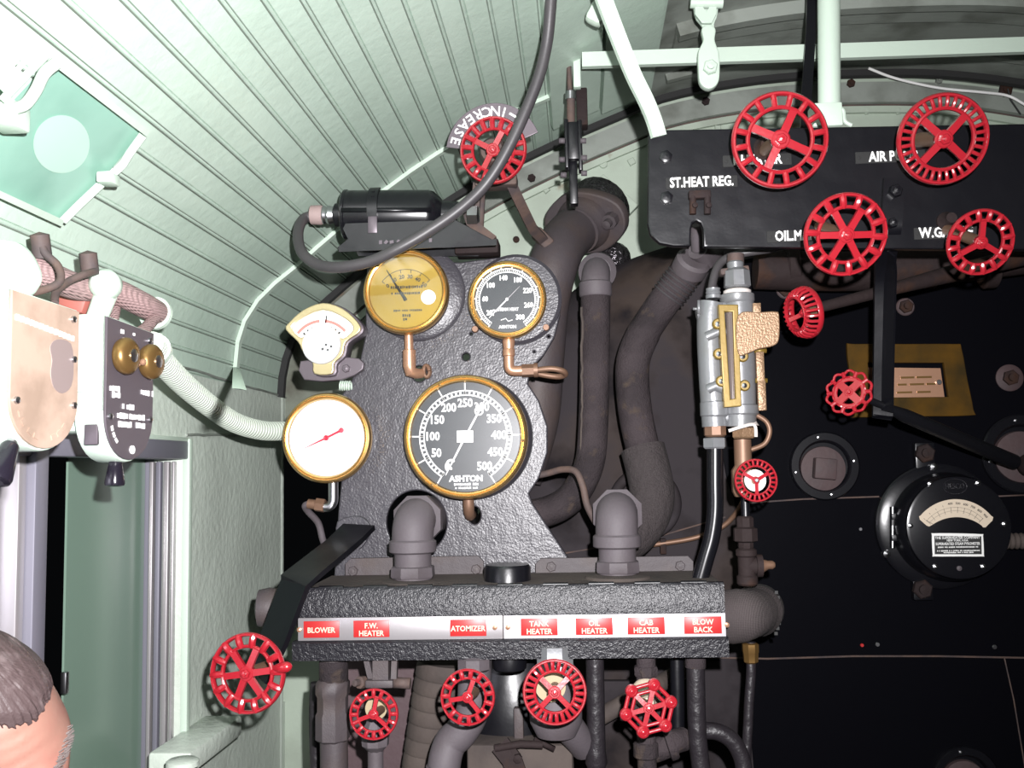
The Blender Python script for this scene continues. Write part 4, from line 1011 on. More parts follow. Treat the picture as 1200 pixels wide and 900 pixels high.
# two cast elbows
def elbow(px, ytop, ybot, Y, r, back, lab):
    root = thing('cast_elbow', lab, 'elbow', P(px, ybot, Y))
    R = S(r, Y); a = P(px, ybot, Y); 
    z1 = P(px, ytop + r + 4, Y).z
    x0 = a.x
    part(root, 'bend', [m_cast], lambda mb: mb.tube(cr([V((x0, Y, P(px, ybot - 40, Y).z)), V((x0, Y, z1 - .02)), V((x0 + .001, Y + .006, z1)), V((x0 + .002, Y + .03, z1 + .012)), V((x0 + .004, Y + .07, z1 + .012)), V((x0 + .008, Y + back, z1 + .012))], 6), R, 26), False)
    part(root, 'collar', [m_cast], lambda mb: mb.lathe([(R, 0), (R * 1.13, .003), (R * 1.13, .022), (R, .026)], V((x0, Y, P(px, ybot - 30, Y).z)), (0, 0, 1), 30), False)
    part(root, 'nut', [m_cast], lambda mb: (mb.lathe([(R * .88, -.01), (R * .88, .06)], a, (0, 0, 1), 24), mb.lathe([(R * 1.02, 0), (R * 1.08, .004), (R * 1.05, .02), (R * .95, .022)], V((x0, Y, a.z + .002)), (0, 0, 1), 8)), False)
    ax = V((.06, 1, 0)).normalized()
    part(root, 'hex_collar', [m_cast], lambda mb: mb.lathe([(R * 1.0, 0), (R * 1.26, .006), (R * 1.26, .028), (R, .032)], V((x0 + .003, Y + .026, z1 + .010)), ax, 8), False)
    part(root, 'base_flange', [m_brown], lambda mb: mb.lathe([(R * 1.6, -.006), (R * 1.5, .0), (R * .9, .003)], V((x0, Y, a.z - .004)), (0, 0, 1), 28), False)
    return root
elbow(484, 588, 678, 1.87, 24.5, .22, 'grey cast pipe elbow through the round hole of the gauge board')
elbow(724, 581, 672, 1.87, 24.5, .2, 'grey cast pipe elbow on the right part of the box')

# lagged pipes
lp = thing('lagged_pipe', 'lagged pipe dropping straight from a cast elbow beside the thick steam pipe', 'pipe', P(695, 530, 2.1))
part(lp, 'pipe', [m_lag], lambda mb: mb.tube(cr([P(698, 345, 2.12), P(697, 420, 2.12), P(695, 500, 2.12), P(690, 545, 2.12), P(672, 580, 2.12), P(645, 598, 2.12), P(605, 606, 2.12)], 7), S(17.5, 2.12), 22), False)
part(lp, 'elbow', [m_cast], lambda mb: (mb.tube(cr([P(698, 350, 2.12), P(698, 330, 2.12), P(699, 318, 2.15), P(702, 312, 2.22), P(704, 311, 2.4)], 5), S(17, 2.1), 22), mb.lathe([(S(18, 2.1), 0), (S(19.5, 2.1), .004), (S(19.5, 2.1), .03), (S(17, 2.1), .034)], P(698, 348, 2.12), (0, 0, 1), 26), mb.lathe([(S(16, 2.1), -.01), (S(23, 2.1), .0), (S(23, 2.1), .025), (S(18, 2.1), .03)], P(700, 318, 2.15), (0, 1, 0), 26)), False, 'grey cast elbow')
part(lp, 'cloth_edge', [m_brown], lambda mb: mb.tube([P(682 + random.uniform(-1, 1), y, 2.10) for y in range(360, 540, 9)], .003, 6), False, 'frayed cloth seam')
lp2 = thing('lagged_pipe', 'thick lagged pipe curving down from the plate notch to the right elbow', 'pipe', P(760, 590, 2.1))
part(lp2, 'pipe', [m_lag], lambda mb: mb.tube(cr([P(812, 305, 2.06), P(800, 325, 2.08), P(775, 358, 2.1), P(752, 395, 2.12), P(741, 430, 2.12), P(744, 480, 2.12), P(753, 525, 2.12), P(760, 555, 2.11), P(765, 580, 2.10)], 7), [S(q, 2.1) for q in ([19] * 20 + [20] * 25 + [21] * 12)][:57], 24), False)
part(lp2, 'lower_wrap', [m_lagc], lambda mb: mb.tube(cr([P(753, 525, 2.12), P(760, 553, 2.11), P(764, 580, 2.10), P(758, 605, 2.09), P(742, 625, 2.07), P(728, 632, 2.05)], 6), S(26, 2.1), 22), False, 'coarse cloth wrap')
part(lp2, 'elbow', [m_cast], lambda mb: (mb.cyl(P(816, 262, 1.98), P(818, 292, 2.02), S(8, 2), seg=16), mb.lathe([(S(14, 2.05), 0), (S(21, 2.05), .004), (S(21, 2.05), .03), (S(17, 2.05), .036)], P(806, 318, 2.07), P(818, 292, 2.02) - P(800, 325, 2.08), 24), mb.tube([P(818, 292, 2.03), P(828, 303, 2.06), P(836, 296, 2.1)], S(13, 2.05), 16)), False, 'grey coupling')
part(lp2, 'wire_binding', [m_rubber], lambda mb: [mb.torus(S(20, 2.1), .002, P(800 - k * 3.2, 325 + k * 4.2, 2.08 + k * .003), P(775, 358, 2.1) - P(800, 325, 2.08), 24, 6) for k in range(6)], False)

# ring flange behind the right elbow
tag(build(MB().torus(S(36, 2.25), .012, P(756, 590, 2.26), (0, 1, 0), 40, 10).torus(S(28, 2.25), .008, P(756, 590, 2.27), (0, 1, 0), 40, 10), 'flange_ring', [m_boiler]), 'round black flange ring on the boiler behind the wrapped bend', 'flange')
# small black and copper tubes
t1 = thing('bent_tube', 'thin brown tube arching out from behind the big gauge', 'tube', P(680, 555, 2.0))
part(t1, 'tube', [m_rust], lambda mb: mb.tube(cr([P(615, 560, 2.03), P(640, 555, 2.02), P(660, 550, 2.0), P(675, 553, 1.98), P(683, 570, 1.97), P(688, 592, 1.97), P(698, 612, 1.98)], 6), S(4, 2), 12), False)
t2 = thing('copper_tube', 'thin copper tube clipped along the boiler behind the right elbow', 'tube', P(790, 638, 2.26))
part(t2, 'tube', [m_copperd], lambda mb: mb.tube(cr([P(735, 642, 2.28), P(775, 637, 2.28), P(815, 630, 2.28), P(845, 618, 2.27), P(862, 602, 2.25), P(872, 585, 2.2)], 6), S(3, 2.25), 10), False)
part(t2, 'clip', [m_rustd], lambda mb: mb.box(P(777, 640, 2.285), (.014, .02, .035), bev=.002), False)

# ------------------------------------------------------------------ bracket arm left, under gauge board
ba = thing('bracket_arm', 'black bent flat arm reaching from the gauge board to the crank wheel', 'bracket', P(330, 740, 1.7))
part(ba, 'arm', [m_black], lambda mb: mb.tube([P(421, 617, 1.975), P(412, 626, 1.95), P(404, 634, 1.92), P(352, 676, 1.72), P(346, 684, 1.705), P(323, 745, 1.69), P(302, 790, 1.69)], 1, flat=(.074, .010, (-.35, -1, .5))), False)
part(ba, 'bolt', [m_steel], lambda mb: mb.lathe([(.005, 0), (.005, .004), (0, .006)], P(361, 687, 1.70), seg=12), False)
part(ba, 'foot_plate', [m_board], lambda mb: mb.platepx([smooth2([(396, 612), (420, 606), (432, 616), (428, 632), (410, 640), (398, 636)], 3)], YG - .012, .012, 0, .002), False)

# ------------------------------------------------------------------ parts under the box
yv = 1.80
def bpipe(lab, pts, r, m, name='pipe', cat='pipe', extra=None, seg=18, down=False):
    if pts[-1].z < 1.15: pts = pts + [V((pts[-1].x, pts[-1].y, .5)), V((pts[-1].x, pts[-1].y, .001))]
    root = thing(name, lab, cat, pts[-1]); part(root, 'pipe', [m], lambda mb: mb.tube(cr(pts, 6), r, seg), False)
    if extra: extra(root)
    return root
def ex(root):
    s = S(1, yv)
    part(root, 'union', [m_pipe], lambda mb: mb.lathe([(17 * s, 0), (20 * s, .004), (20 * s, 30 * s), (18 * s, 34 * s), (18 * s, 50 * s), (20 * s, 54 * s), (20 * s, 66 * s), (17 * s, 70 * s)], P(390, 868, yv), (0, 0, 1), 8), False)
    part(root, 'top_nut', [m_lag], lambda mb: mb.lathe([(16 * s, 0), (17 * s, .002), (17 * s, 24 * s), (15 * s, 26 * s)], P(391, 799, yv), (0, 0, 1), 24), False)
bpipe('grey pipe with a long union under the left end of the box', [P(391, 768, yv), P(391, 850, yv), P(392, 960, yv)], S(16, yv), m_pipe, 'union_pipe', 'pipe', ex, 24)
bpipe('blackened pipe in the gap beside the union pipe', [P(372, 800, 2.0), P(370, 840, 2.0), P(372, 960, 2.0)], S(8, 2.0), m_lag2, 'dark_pipe')
# valve behind far-left lower wheel
gv = thing('globe_valve', 'black valve with bolted yoke behind the lowest left red wheel', 'valve', P(440, 880, 1.76))
part(gv, 'body', [m_cast], lambda mb: (mb.lathe([(.014, 0), (.024, .01), (.026, .035), (.016, .05), (.016, .075)], P(440, 880, 1.76), (0, 0, 1), 8), mb.cyl(P(440, 960, 1.76) * 1 - V((0, 0, P(440, 960, 1.76).z - .001)), P(440, 872, 1.76), .014, seg=16), mb.cyl(P(438, 837, 1.67), P(438, 835, 1.77), .009, seg=20)), False)
part(gv, 'yoke', [m_pipe], lambda mb: (mb.box(P(446, 800, 1.76), (.05, .03, .014), bev=.003), mb.tube([P(447, 768, 1.76), P(447, 798, 1.76)], 1, flat=(.028, .02, (0, -1, 0))), mb.tube([P(429, 768, 1.77), P(434, 790, 1.77), P(438, 802, 1.76)], 1, flat=(.010, .014, (0, -1, 0))), mb.tube([P(463, 768, 1.77), P(462, 796, 1.76)], 1, flat=(.010, .014, (0, -1, 0)))), False)
part(gv, 'bolt', [m_rust], lambda mb: mb.lathe([(.011, 0), (.011, .012), (.006, .013), (.006, .025), (0, .026)], P(426, 799, 1.77), (-.5, -1, .1), 8), False)
part(gv, 'bolt', [m_rust], lambda mb: mb.tube([P(462, 800, 1.76), P(481, 801, 1.76)], .010, 8), False)
part(gv, 'tag_disc', [m_brassdisc], lambda mb: mb.lathe([(.019, 0), (.019, .003), (0, .003)], P(441, 830, 1.72), seg=28), False, 'pale disc behind the wheel')
# dark red cover panel behind
tag(build(MB().platepx([[(404, 770), (500, 770), (486, 1560), (404, 1560)]], 2.1, .02, 0, .003), 'side_panel', [mat('dull maroon paint', (.075, .045, .05), .6, bump=(60, .3, .003))]), 'dull maroon panel behind the pipes under the box', 'panel')
# stack of cloth lagging rings
lg = thing('lagged_duct', 'wide brown cloth-wrapped duct descending behind the red wheels', 'duct', P(500, 960, 1.98))
yq = 1.98
prev = None
for k in range(9):
    y0 = 776 + k * 17.5
    xl, xr = 489 - k * 2.6, 556 - k * 6.5
    def fn(mb):
        c0, c1 = P((xl + xr) / 2 - 2, y0 + 18.5, yq), P((xl + xr) / 2, y0, yq)
        w = S((xr - xl) / 2, yq)
        mb.tube([c0, c0 + (c1 - c0) * .15, c0 + (c1 - c0) * .8, c1], [w * .97, w * 1.02, w * .99, w * .94], 28)
    part(lg, 'wrap', [m_brown], fn, False)
part(lg, 'core', [m_brown], lambda mb: mb.cyl(P(498, 925, yq), V((P(498, 925, yq).x, yq, .001)), .03, seg=18), False)
# elbow pipe under wheel 11
def ex(root):
    part(root, 'union', [m_cast], lambda mb: (mb.lathe([(.024, 0), (.03, .004), (.03, .022), (.022, .026)], P(556, 786, 1.76), (0, 0, 1), 8), mb.cyl(P(548, 817, 1.66), P(549, 814, 1.78), .010, seg=20)), False)
    part(root, 'sleeve', [m_lag], lambda mb: mb.cyl(P(520, 890, 1.77), P(517, 960, 1.77), S(16, 1.77), seg=20), False)
bpipe('grey pipe bending down behind the red wheel left of the cap', [P(557, 766, 1.78), P(556, 800, 1.78), P(553, 835, 1.78), P(540, 858, 1.78), P(527, 872, 1.78), P(520, 900, 1.77), P(518, 950, 1.77)], S(19, 1.78), m_cast, 'bent_pipe', 'pipe', ex, 24)
# black casting and brown block in the middle
md = thing('black_casting', 'rounded black casting on a brown block under the middle of the box', 'casting', P(605, 860, 1.95))
part(md, 'body', [m_black], lambda mb: mb.lathe([(.11, 0), (.115, .03), (.11, .1), (.09, .17), (.06, .19), (0, .19)], P(602, 866, 1.98), (0, 0, 1), 40), False)
part(md, 'rib', [m_pipe], lambda mb: mb.box(P(608, 848, 1.86), (.018, .02, .06), bev=.003), False)
blk = thing('brown_block', 'dusty brown block with a small hinged clamp at the bottom edge', 'block', P(608, 960, 1.9))
zb_ = P(612, 862, 1.87).z
part(blk, 'block', [m_brown], lambda mb: mb.box((P(612, 918, 1.87).x, 1.87, zb_ / 2), (S(118, 1.87), .12, zb_), bev=.008), False)
part(blk, 'clamp', [m_rustd], lambda mb: (mb.tube([P(586, 872, 1.79), P(600, 890, 1.785), P(612, 925, 1.78)], 1, flat=(.035, .014, (0, -1, .2))), mb.tube([P(580, 877, 1.785), P(610, 872, 1.785), P(636, 873, 1.785)], .007, 10), mb.lathe([(.008, 0), (.008, .008), (0, .01)], P(607, 888, 1.775), seg=6)), False)
part(blk, 'clamp_bar', [m_rustd], lambda mb: mb.tube([P(626, 866, 1.79), P(650, 878, 1.79)], 1, flat=(.008, .010, (0, -1, 0))), False)
# valve for wheel 12
g2 = thing('globe_valve', 'round grey valve body behind the finely ribbed red wheel', 'valve', P(650, 860, 1.75))
part(g2, 'body', [m_cast], lambda mb: (mb.lathe([(0, 0), (.034, .006), (.046, .03), (.046, .06), (.034, .085), (.03, .13)], P(652, 866, 1.76), (0, 0, 1), 30), mb.cyl(P(650, 811, 1.65), P(651, 815, 1.75), .010, seg=20)), False)
part(g2, 'neck', [m_alu], lambda mb: mb.lathe([(.036, 0), (.038, .008), (.034, .016), (.034, .05)], P(651, 790, 1.76), (0, 0, 1), 8), False, 'pale metal neck')
part(g2, 'tag_disc', [m_brassdisc], lambda mb: mb.lathe([(.026, 0), (.026, .003), (0, .003)], P(645, 804, 1.70), seg=28), False, 'cream disc behind the wheel')
part(g2, 'spout', [m_cast], lambda mb: mb.tube([P(665, 850, 1.78), P(678, 866, 1.80), P(684, 876, 1.82)], [.028, .026, .024], 18), False)
# lagged vertical pipes
bpipe('tape-wrapped vertical pipe right of the finely ribbed wheel', [P(697, 766, 1.80), P(698, 830, 1.80), P(699, 890, 1.80), P(699, 960, 1.80)], S(10.5, 1.8), m_lag2, 'wrapped_pipe', 'pipe', lambda r: part(r, 'foot_bulge', [m_lag2], lambda mb: mb.lathe([(.014, 0), (.02, .012), (.016, .04)], P(699, 902, 1.8), (0, 0, 1), 18), False))
bpipe('slim plain black pipe behind the hexagonal wheel', [P(793, 766, 1.84), P(794, 820, 1.84), P(794, 870, 1.84)], S(8, 1.84), m_black, 'black_pipe')
bpipe('tape-wrapped vertical pipe under the right end of the box', [P(815, 764, 1.80), P(816, 830, 1.80), P(818, 870, 1.80), P(822, 905, 1.80), P(826, 960, 1.80)], S(10.5, 1.8), m_lag2, 'wrapped_pipe', 'pipe', lambda r: part(r, 'end_sleeve', [m_lag], lambda mb: mb.cyl(P(815, 770, 1.8), P(815, 782, 1.8), .0185, seg=18), False))
bpipe('black hose arching away from the wrapped pipe at the bottom', [P(824, 856, 1.82), P(842, 858, 1.82), P(858, 868, 1.82), P(868, 885, 1.82), P(872, 905, 1.82), P(873, 950, 1.82)], S(9.5, 1.82), m_lag2, 'black_hose', 'hose')
def ex(root):
    part(root, 'nut', [m_bronze], lambda mb: (mb.lathe([(.008, 0), (.0135, .004), (.0145, .02), (.0155, .022), (.0155, .036), (.012, .038)], P(880, 778, 1.86), (0, 0, 1), 8)), False, 'bronze nut')
bpipe('thin dark tube with bronze nut dropping from the wrapped bend', [P(880, 752, 1.86), P(880, 790, 1.86), P(877, 840, 1.86), P(875, 960, 1.86)], S(5.5, 1.86), m_lag2, 'thin_tube', 'tube', ex)
# valve for hex wheel
g3 = thing('globe_valve', 'dark valve with elbow behind the hexagonal red wheel', 'valve', P(757, 870, 1.76))
part(g3, 'body', [m_lag], lambda mb: (mb.cyl(P(757, 766, 1.78), P(757, 800, 1.78), S(11, 1.78), seg=18), mb.lathe([(.02, 0), (.022, .003), (.022, .014), (.02, .017)], P(757, 792, 1.78), (0, 0, 1), 8), mb.lathe([(.012, 0), (.028, .012), (.03, .04), (.02, .06)], P(757, 848, 1.78), (0, 0, 1), 20), mb.cyl(P(757, 960, 1.78) - V((0, 0, P(757, 960, 1.78).z - .001)), P(757, 845, 1.78), S(11, 1.78), seg=18), mb.lathe([(.019, 0), (.022, .003), (.022, .024), (.018, .027)], P(757, 888, 1.78), (0, 0, 1), 18)), False)
part(g3, 'bonnet', [m_cream], lambda mb: mb.lathe([(.026, 0), (.026, .012), (.02, .02), (.012, .035), (.008, .07)], P(757, 812, 1.77), (0, -1, .0), 24), False, 'pale bonnet')
part(g3, 'elbow', [m_lag], lambda mb: (mb.tube(cr([P(760, 882, 1.8), P(776, 876, 1.8), P(788, 870, 1.8), P(800, 866, 1.82)], 4), .021, 18), mb.lathe([(.027, 0), (.03, .004), (.03, .014), (.024, .016)], P(791, 869, 1.8), (-1, 0, -.3), 20)), False)
tag(build(MB().platepx([[(704, 800), (770, 800), (770, 840), (704, 845)], ], 2.12, .02, 0, .003).platepx([[(706, 845), (785, 835), (785, 1595), (706, 1595)]], 2.06, .02, 0, .004), 'grey_panel', [m_boiler]), 'black folded panel behind the pipes below the box', 'panel')
bpipe('brown slanting pipe deep behind the hexagonal wheel', [P(700, 842, 2.0), P(735, 822, 2.0), P(775, 800, 2.02), P(812, 780, 2.30)], S(10, 2.0), m_brown, 'slanting_pipe')

# wrapped bend at the right end of the box
wb = thing('wrapped_bend', 'cloth-wrapped pipe bend at the right end of the box', 'pipe', P(885, 720, 1.9))
part(wb, 'wrap', [m_braid], lambda mb: mb.tube(cr([P(846, 724, 1.85), P(862, 722, 1.85), P(874, 720, 1.86), P(884, 717, 1.90), P(889, 714, 1.98), P(890, 712, 2.1)], 6), [S(q, 1.86) for q in [29, 29, 29, 30, 30, 30, 30, 30, 30, 30, 29, 29, 28, 28, 28, 27, 27, 27, 27, 27, 30, 30, 30, 30, 30, 30, 30, 30, 30, 30, 30]], 28), False)
part(wb, 'lacing', [m_ink], lambda mb: [mb.box(P(908 + 6 * math.sin((y - 690) / 55 * PI), y, 1.925), (.006, .008, .006)) for y in range(694, 746, 6)], False, 'black lacing stitches')

# ------------------------------------------------------------------ fittings below the sight feed
ff = thing('pipe_fitting', 'brown union and tee fitting standing on the wrapped bend', 'fitting', P(876, 690, 1.86))
yf = 1.86; s = S(1, yf)
part(ff, 'union', [m_rustd], lambda mb: mb.lathe([(7 * s, 0), (9 * s, 3 * s), (9 * s, 8 * s), (14 * s, 10 * s), (14 * s, 24 * s), (10 * s, 26 * s), (10 * s, 36 * s), (8 * s, 38 * s)], P(874, 644, yf), (0, 0, 1), 8), False)
part(ff, 'tee', [m_rustd], lambda mb: (mb.lathe([(10 * s, 0), (12 * s, 2 * s), (12 * s, 10 * s), (10 * s, 12 * s), (10 * s, 32 * s), (12 * s, 34 * s), (12 * s, 40 * s), (9 * s, 42 * s)], P(876, 686, yf), (0, 0, 1), 20), mb.tube([P(876, 663, yf), P(889, 663, yf)], 10 * s, 16), mb.tube([P(886, 663, yf), P(893, 663, yf)], 13 * s, 16)), False)
part(ff, 'side_cock', [m_copperd], lambda mb: mb.tube([P(893, 663, yf), P(900, 662, yf), P(905, 662, yf), P(908, 662, yf)], [8 * s, 5 * s, 5 * s, 3 * s], 12), False, 'small bronze side cock')
part(ff, 'nipple', [m_black], lambda mb: mb.cyl(P(873, 580, yf), P(874, 610, yf), 5 * s, seg=14), False)

# sight feed (injector style gauge)
ysf = 1.86
sf = thing('sight_feed', 'silver sight-feed body with brass frame and tan tag on the boiler front', 'fitting', P(862, 500, ysf))
s = S(1, ysf)
def V2(x, y, d=0): return P(x, y, ysf + d)
part(sf, 'body', [m_alu], lambda mb: (mb.tube(cr([V2(838, 500), V2(836, 470), V2(834, 440), V2(832, 400), V2(832, 370), V2(834, 355)], 4), 15 * s, 22),
    mb.tube([V2(868, 500), V2(867, 440), V2(865, 345)], 18 * s, 22), mb.box(V2(852, 425, .01), (34 * s, .05, 140 * s), bev=.006),
    mb.lathe([(14 * s, 0), (17 * s, 3 * s), (17 * s, 18 * s), (14 * s, 20 * s)], V2(838, 490), (0, 0, 1), 26), mb.lathe([(17 * s, 0), (20 * s, 3 * s), (20 * s, 12 * s), (17 * s, 14 * s)], V2(869, 488), (0, 0, 1), 26),
    mb.lathe([(18 * s, 0), (20 * s, 3 * s), (20 * s, 10 * s), (15 * s, 12 * s)], V2(864, 356), (0, 0, 1), 26),
    mb.tube([V2(816, 368), V2(840, 364)], 8 * s, 14), mb.tube([V2(828, 395, -.02), V2(846, 386, -.025), V2(852, 392, -.02)], 6 * s, 12), mb.tube([V2(830, 456, -.02), V2(838, 452, -.025), V2(848, 456, -.02)], 6 * s, 12)), False)
part(sf, 'top_screw', [m_alu], lambda mb: mb.lathe([(9 * s, 0), (9 * s, 4 * s), (8 * s, 5 * s), (9 * s, 7 * s), (8 * s, 9 * s), (8.5 * s, 12 * s), (0, 12 * s)], V2(836, 350), (0, 0, 1), 20), False)
part(sf, 'side_screw', [m_alu], lambda mb: (mb.cyl(V2(819, 368, -.02), V2(819, 352, -.02), 2 * s, seg=8), mb.cyl(V2(812, 362, -.02), V2(819, 362, -.02), 1.6 * s, seg=8)), False)
fo = [(843, 358), (864, 358), (868, 475), (850, 476)]
fi2 = [(848, 364), (860, 364), (863, 468), (855, 469)]
part(sf, 'frame', [m_brasspaint], lambda mb: mb.platepx([fo, fi2], ysf - .045, .03, 0, .002), False, 'yellow brass frame')
part(sf, 'sight_glass', [mat('sight tube', (.16, .13, .12), .12, .2)], lambda mb: mb.tube([V2(855, 362, -.03), V2(859, 470, -.03)], 5 * s, 16), False, 'dark sight tube')
for x, y in ((841, 380), (842, 415), (845, 447), (867, 383), (870, 418), (872, 452)):
    part(sf, 'boss', [m_brasspaint], lambda mb: mb.lathe([(6.5 * s, -.02), (6.5 * s, .005), (5 * s, .008), (0, .008)], V2(x, y, -.03), seg=18), False)
    part(sf, 'screw', [m_steel], lambda mb: mb.lathe([(3 * s, 0), (3 * s, .004), (0, .006)], V2(x, y, -.038), seg=12), False)
part(sf, 'tag_plate', [m_tag], lambda mb: mb.platepx([smooth2([(866, 370), (890, 367), (908, 366), (912, 370), (912, 396), (906, 404), (888, 408), (876, 413), (866, 412)], 4)], ysf - .05, .008, 0, .002), False, 'tan cast tag')
for x, y, h in ((890, 430, 34), (892, 464, 34), (886, 362, 12)): part(sf, 'hinge', [m_tag], lambda mb: mb.box(V2(x, y, -.015), (9 * s, .02, h * s), bev=.001), False, 'brass hinge')
part(sf, 'hinge_screw', [m_brasspaint], lambda mb: [mb.tube([V2(x0, y, -.02), V2(x1, y, -.02)], 3 * s, 8) for x0, x1, y in ((885, 899, 446), (884, 898, 411))], False)
part(sf, 'coupling', [m_alu], lambda mb: (mb.lathe([(14 * s, 0), (16 * s, 2 * s), (15 * s, 20 * s), (10 * s, 24 * s)], V2(864, 338), (0, 0, 1), 8), mb.lathe([(9 * s, 0), (10 * s, 14 * s), (8 * s, 16 * s)], V2(862, 322), (0, 0, 1), 12)), False)
part(sf, 'gasket', [m_gasket], lambda mb: mb.lathe([(13 * s, 0), (16 * s, 1 * s), (16 * s, 5 * s), (13 * s, 7 * s)], V2(864, 346), (0, 0, 1), 26), False, 'white gasket')
part(sf, 'top_flange', [m_rust], lambda mb: (mb.box(V2(860, 318, .01), (34 * s, .03, 8 * s), Matrix.Rotation(-.1, 3, 'Y'), .004), mb.cyl(V2(862, 325, .01), V2(862, 298, .01), 10 * s, seg=14)), False, 'rusty top flange')
part(sf, 'lower_nut', [m_copperd], lambda mb: (mb.lathe([(11 * s, 0), (13 * s, 2 * s), (13 * s, 14 * s), (11 * s, 15 * s), (11 * s, 24 * s)], V2(838, 512), (0, 0, 1), 8)), False, 'bronze nut')
part(sf, 'lower_nut', [m_alu], lambda mb: (mb.lathe([(12 * s, 0), (14 * s, 2 * s), (14 * s, 12 * s), (12 * s, 13 * s)], V2(838, 526), (0, 0, 1), 6)), False, 'steel nut')
part(sf, 'lower_nut', [m_tag], lambda mb: (mb.lathe([(12 * s, 0), (14 * s, 2 * s), (14 * s, 12 * s), (12 * s, 13 * s)], V2(872, 514), (0, 0, 1), 6)), False, 'pale brass nut')
part(sf, 'gasket', [m_gasket], lambda mb: (mb.lathe([(14 * s, 0), (18 * s, 1 * s), (16 * s, 4 * s), (14 * s, 9 * s)], V2(871, 500), (0, 0, 1), 26), mb.tube(cr([V2(854, 505, -.03), V2(870, 500, -.035), V2(884, 498, -.03), V2(886, 512, -.03)], 4), 2 * s, 6)), False, 'white packing')
part(sf, 'outlet_pipe', [m_copperd], lambda mb: mb.cyl(V2(870, 515), V2(872, 580), 10 * s, seg=20), False, 'copper outlet pipe')
part(sf, 'drain_tube', [m_copperd], lambda mb: mb.tube(cr([V2(886, 486), V2(898, 494), V2(902, 506), V2(896, 520), V2(880, 527)], 5), 3 * s, 10), False, 'thin brown tube')
part(sf, 'valve_body', [m_copperd], lambda mb: (mb.lathe([(12 * s, 0), (15 * s, 6 * s), (15 * s, 30 * s), (11 * s, 36 * s)], V2(873, 582), (0, 0, 1), 8), mb.tube([V2(886, 563, -.06), V2(878, 564, .0)], 10 * s, 12)), False, 'bronze valve body')
bpipe('bent black pipe falling from the sight feed to the box', [V2(838, 520), V2(838, 560), V2(838, 600), V2(834, 630), V2(827, 655), V2(820, 680)], 9.5 * s, m_gloss, 'black_pipe')
bpipe('black tube rising from the sight feed and bending right under the plate', [V2(833, 345, .02), V2(838, 320, .03), V2(848, 305, .04), V2(870, 297, .04), V2(905, 291, .03), V2(930, 282, 0)], 5 * s, m_rubber, 'black_tube', 'tube')
# turret pipe under the plate
def ex(root):
    for x in (920, 1080, 1150): part(root, 'band', [m_rustd], lambda mb: mb.lathe([(.045, 0), (.05, .004), (.05, .026), (.045, .03)], P(x, 312, 2.18), P(1200, 296, 2.16) - P(900, 318, 2.18), 24), False)
bpipe('rusty horizontal pipe on the boiler just under the black plate', [P(885, 316, 2.18), P(1000, 318, 2.18), P(1100, 310, 2.17), P(1260, 290, 2.16)], .044, m_rustd, 'rusty_pipe', 'pipe', ex, 24)

# rods and arm at the right
rod1 = thing('extension_rod', 'black rod sloping from the edge-on red wheel up to the right', 'rod', P(1060, 340, 1.95))
part(rod1, 'rod', [m_rustd], lambda mb: mb.tube([P(958, 361, 1.87), P(1036, 341, 1.93), P(1110, 322, 1.98), P(1260, 286, 2.08)], [S(6, 1.9), S(7, 1.9), S(10, 1.95), S(12, 2.0)], 16), False)
rod2 = thing('extension_rod', 'black rod slanting from the scalloped red wheel down to the flange', 'rod', P(1120, 512, 2.0))
part(rod2, 'rod', [m_blackr], lambda mb: mb.tube([P(1012, 466, 1.88), P(1036, 476, 1.91), P(1060, 487, 1.94), P(1188, 541, 2.22)], [S(4, 1.9), S(4, 1.9), S(8, 1.95), S(9, 2.1)], 16), False)
part(rod2, 'knuckle', [m_rustd], lambda mb: mb.lathe([(.02, 0), (.026, .01), (.026, .05), (.012, .07)], P(1205, 546, 2.28), (-.25, -1, .1), 18), False)
arm = thing('bracket_arm', 'long black flat arm hanging from the plate to carry both rods', 'bracket', P(1040, 490, 1.95))
part(arm, 'arm', [m_black], lambda mb: mb.tube(cr([P(1047, 210, YP - .006), P(1045, 250, YP - .006), P(1043, 270, YP - .0), P(1039, 292, 1.79), P(1037, 315, 1.84), P(1036, 345, 1.87), P(1035, 420, 1.90), P(1034, 480, 1.92), P(1034, 489, 1.92)], 5), 1, flat=(.036, .012, (0, -1, .0))), False)
part(arm, 'edge', [m_black], lambda mb: mb.tube(cr([P(1042, 295, 1.785), P(1044, 315, 1.82), P(1043, 345, 1.85), P(1041, 420, 1.88), P(1040, 482, 1.90)], 4), 1, flat=(.004, .03, (0, -1, 0))), False)
bolt(arm, 1048, 225, YP - .012, 8, 6, m_black, 'bolt', .012); bolt(arm, 1045, 262, YP - .012, 6, 6, m_black, 'bolt', .01)

# pyrometer
YM = 2.26
pm = thing('pyrometer', 'round black meter with cream arc scale on the boiler', 'meter', fr(1104, 617, YM + .035))
R1 = S(72, YM)
C = P(1098, 616, YM + .03)
part(pm, 'back_flange', [m_gloss], lambda mb: mb.lathe([(S(70, 2.28), 0), (S(70, 2.28), .014), (S(66, 2.28), .02), (S(50, 2.28), .022)], C, seg=60), False)
part(pm, 'case', [m_gloss], lambda mb: mb.lathe([(S(61, YM), 0), (S(61, YM), .04), (S(60, 2.22), .07), (S(56, 2.22), .09), (S(54, 2.2), .094)], C + V((.012, 0, 0)), seg=60), False)
yf_ = C.y - .095
fc = P(1122, 618, yf_)
part(pm, 'cover', [m_gloss], lambda mb: mb.lathe([(S(57, yf_), -.004), (S(58, yf_), .002), (S(57, yf_), .008), (S(54, yf_), .010), (0, .010)], fc, seg=60), False)
yy = yf_ - .0105
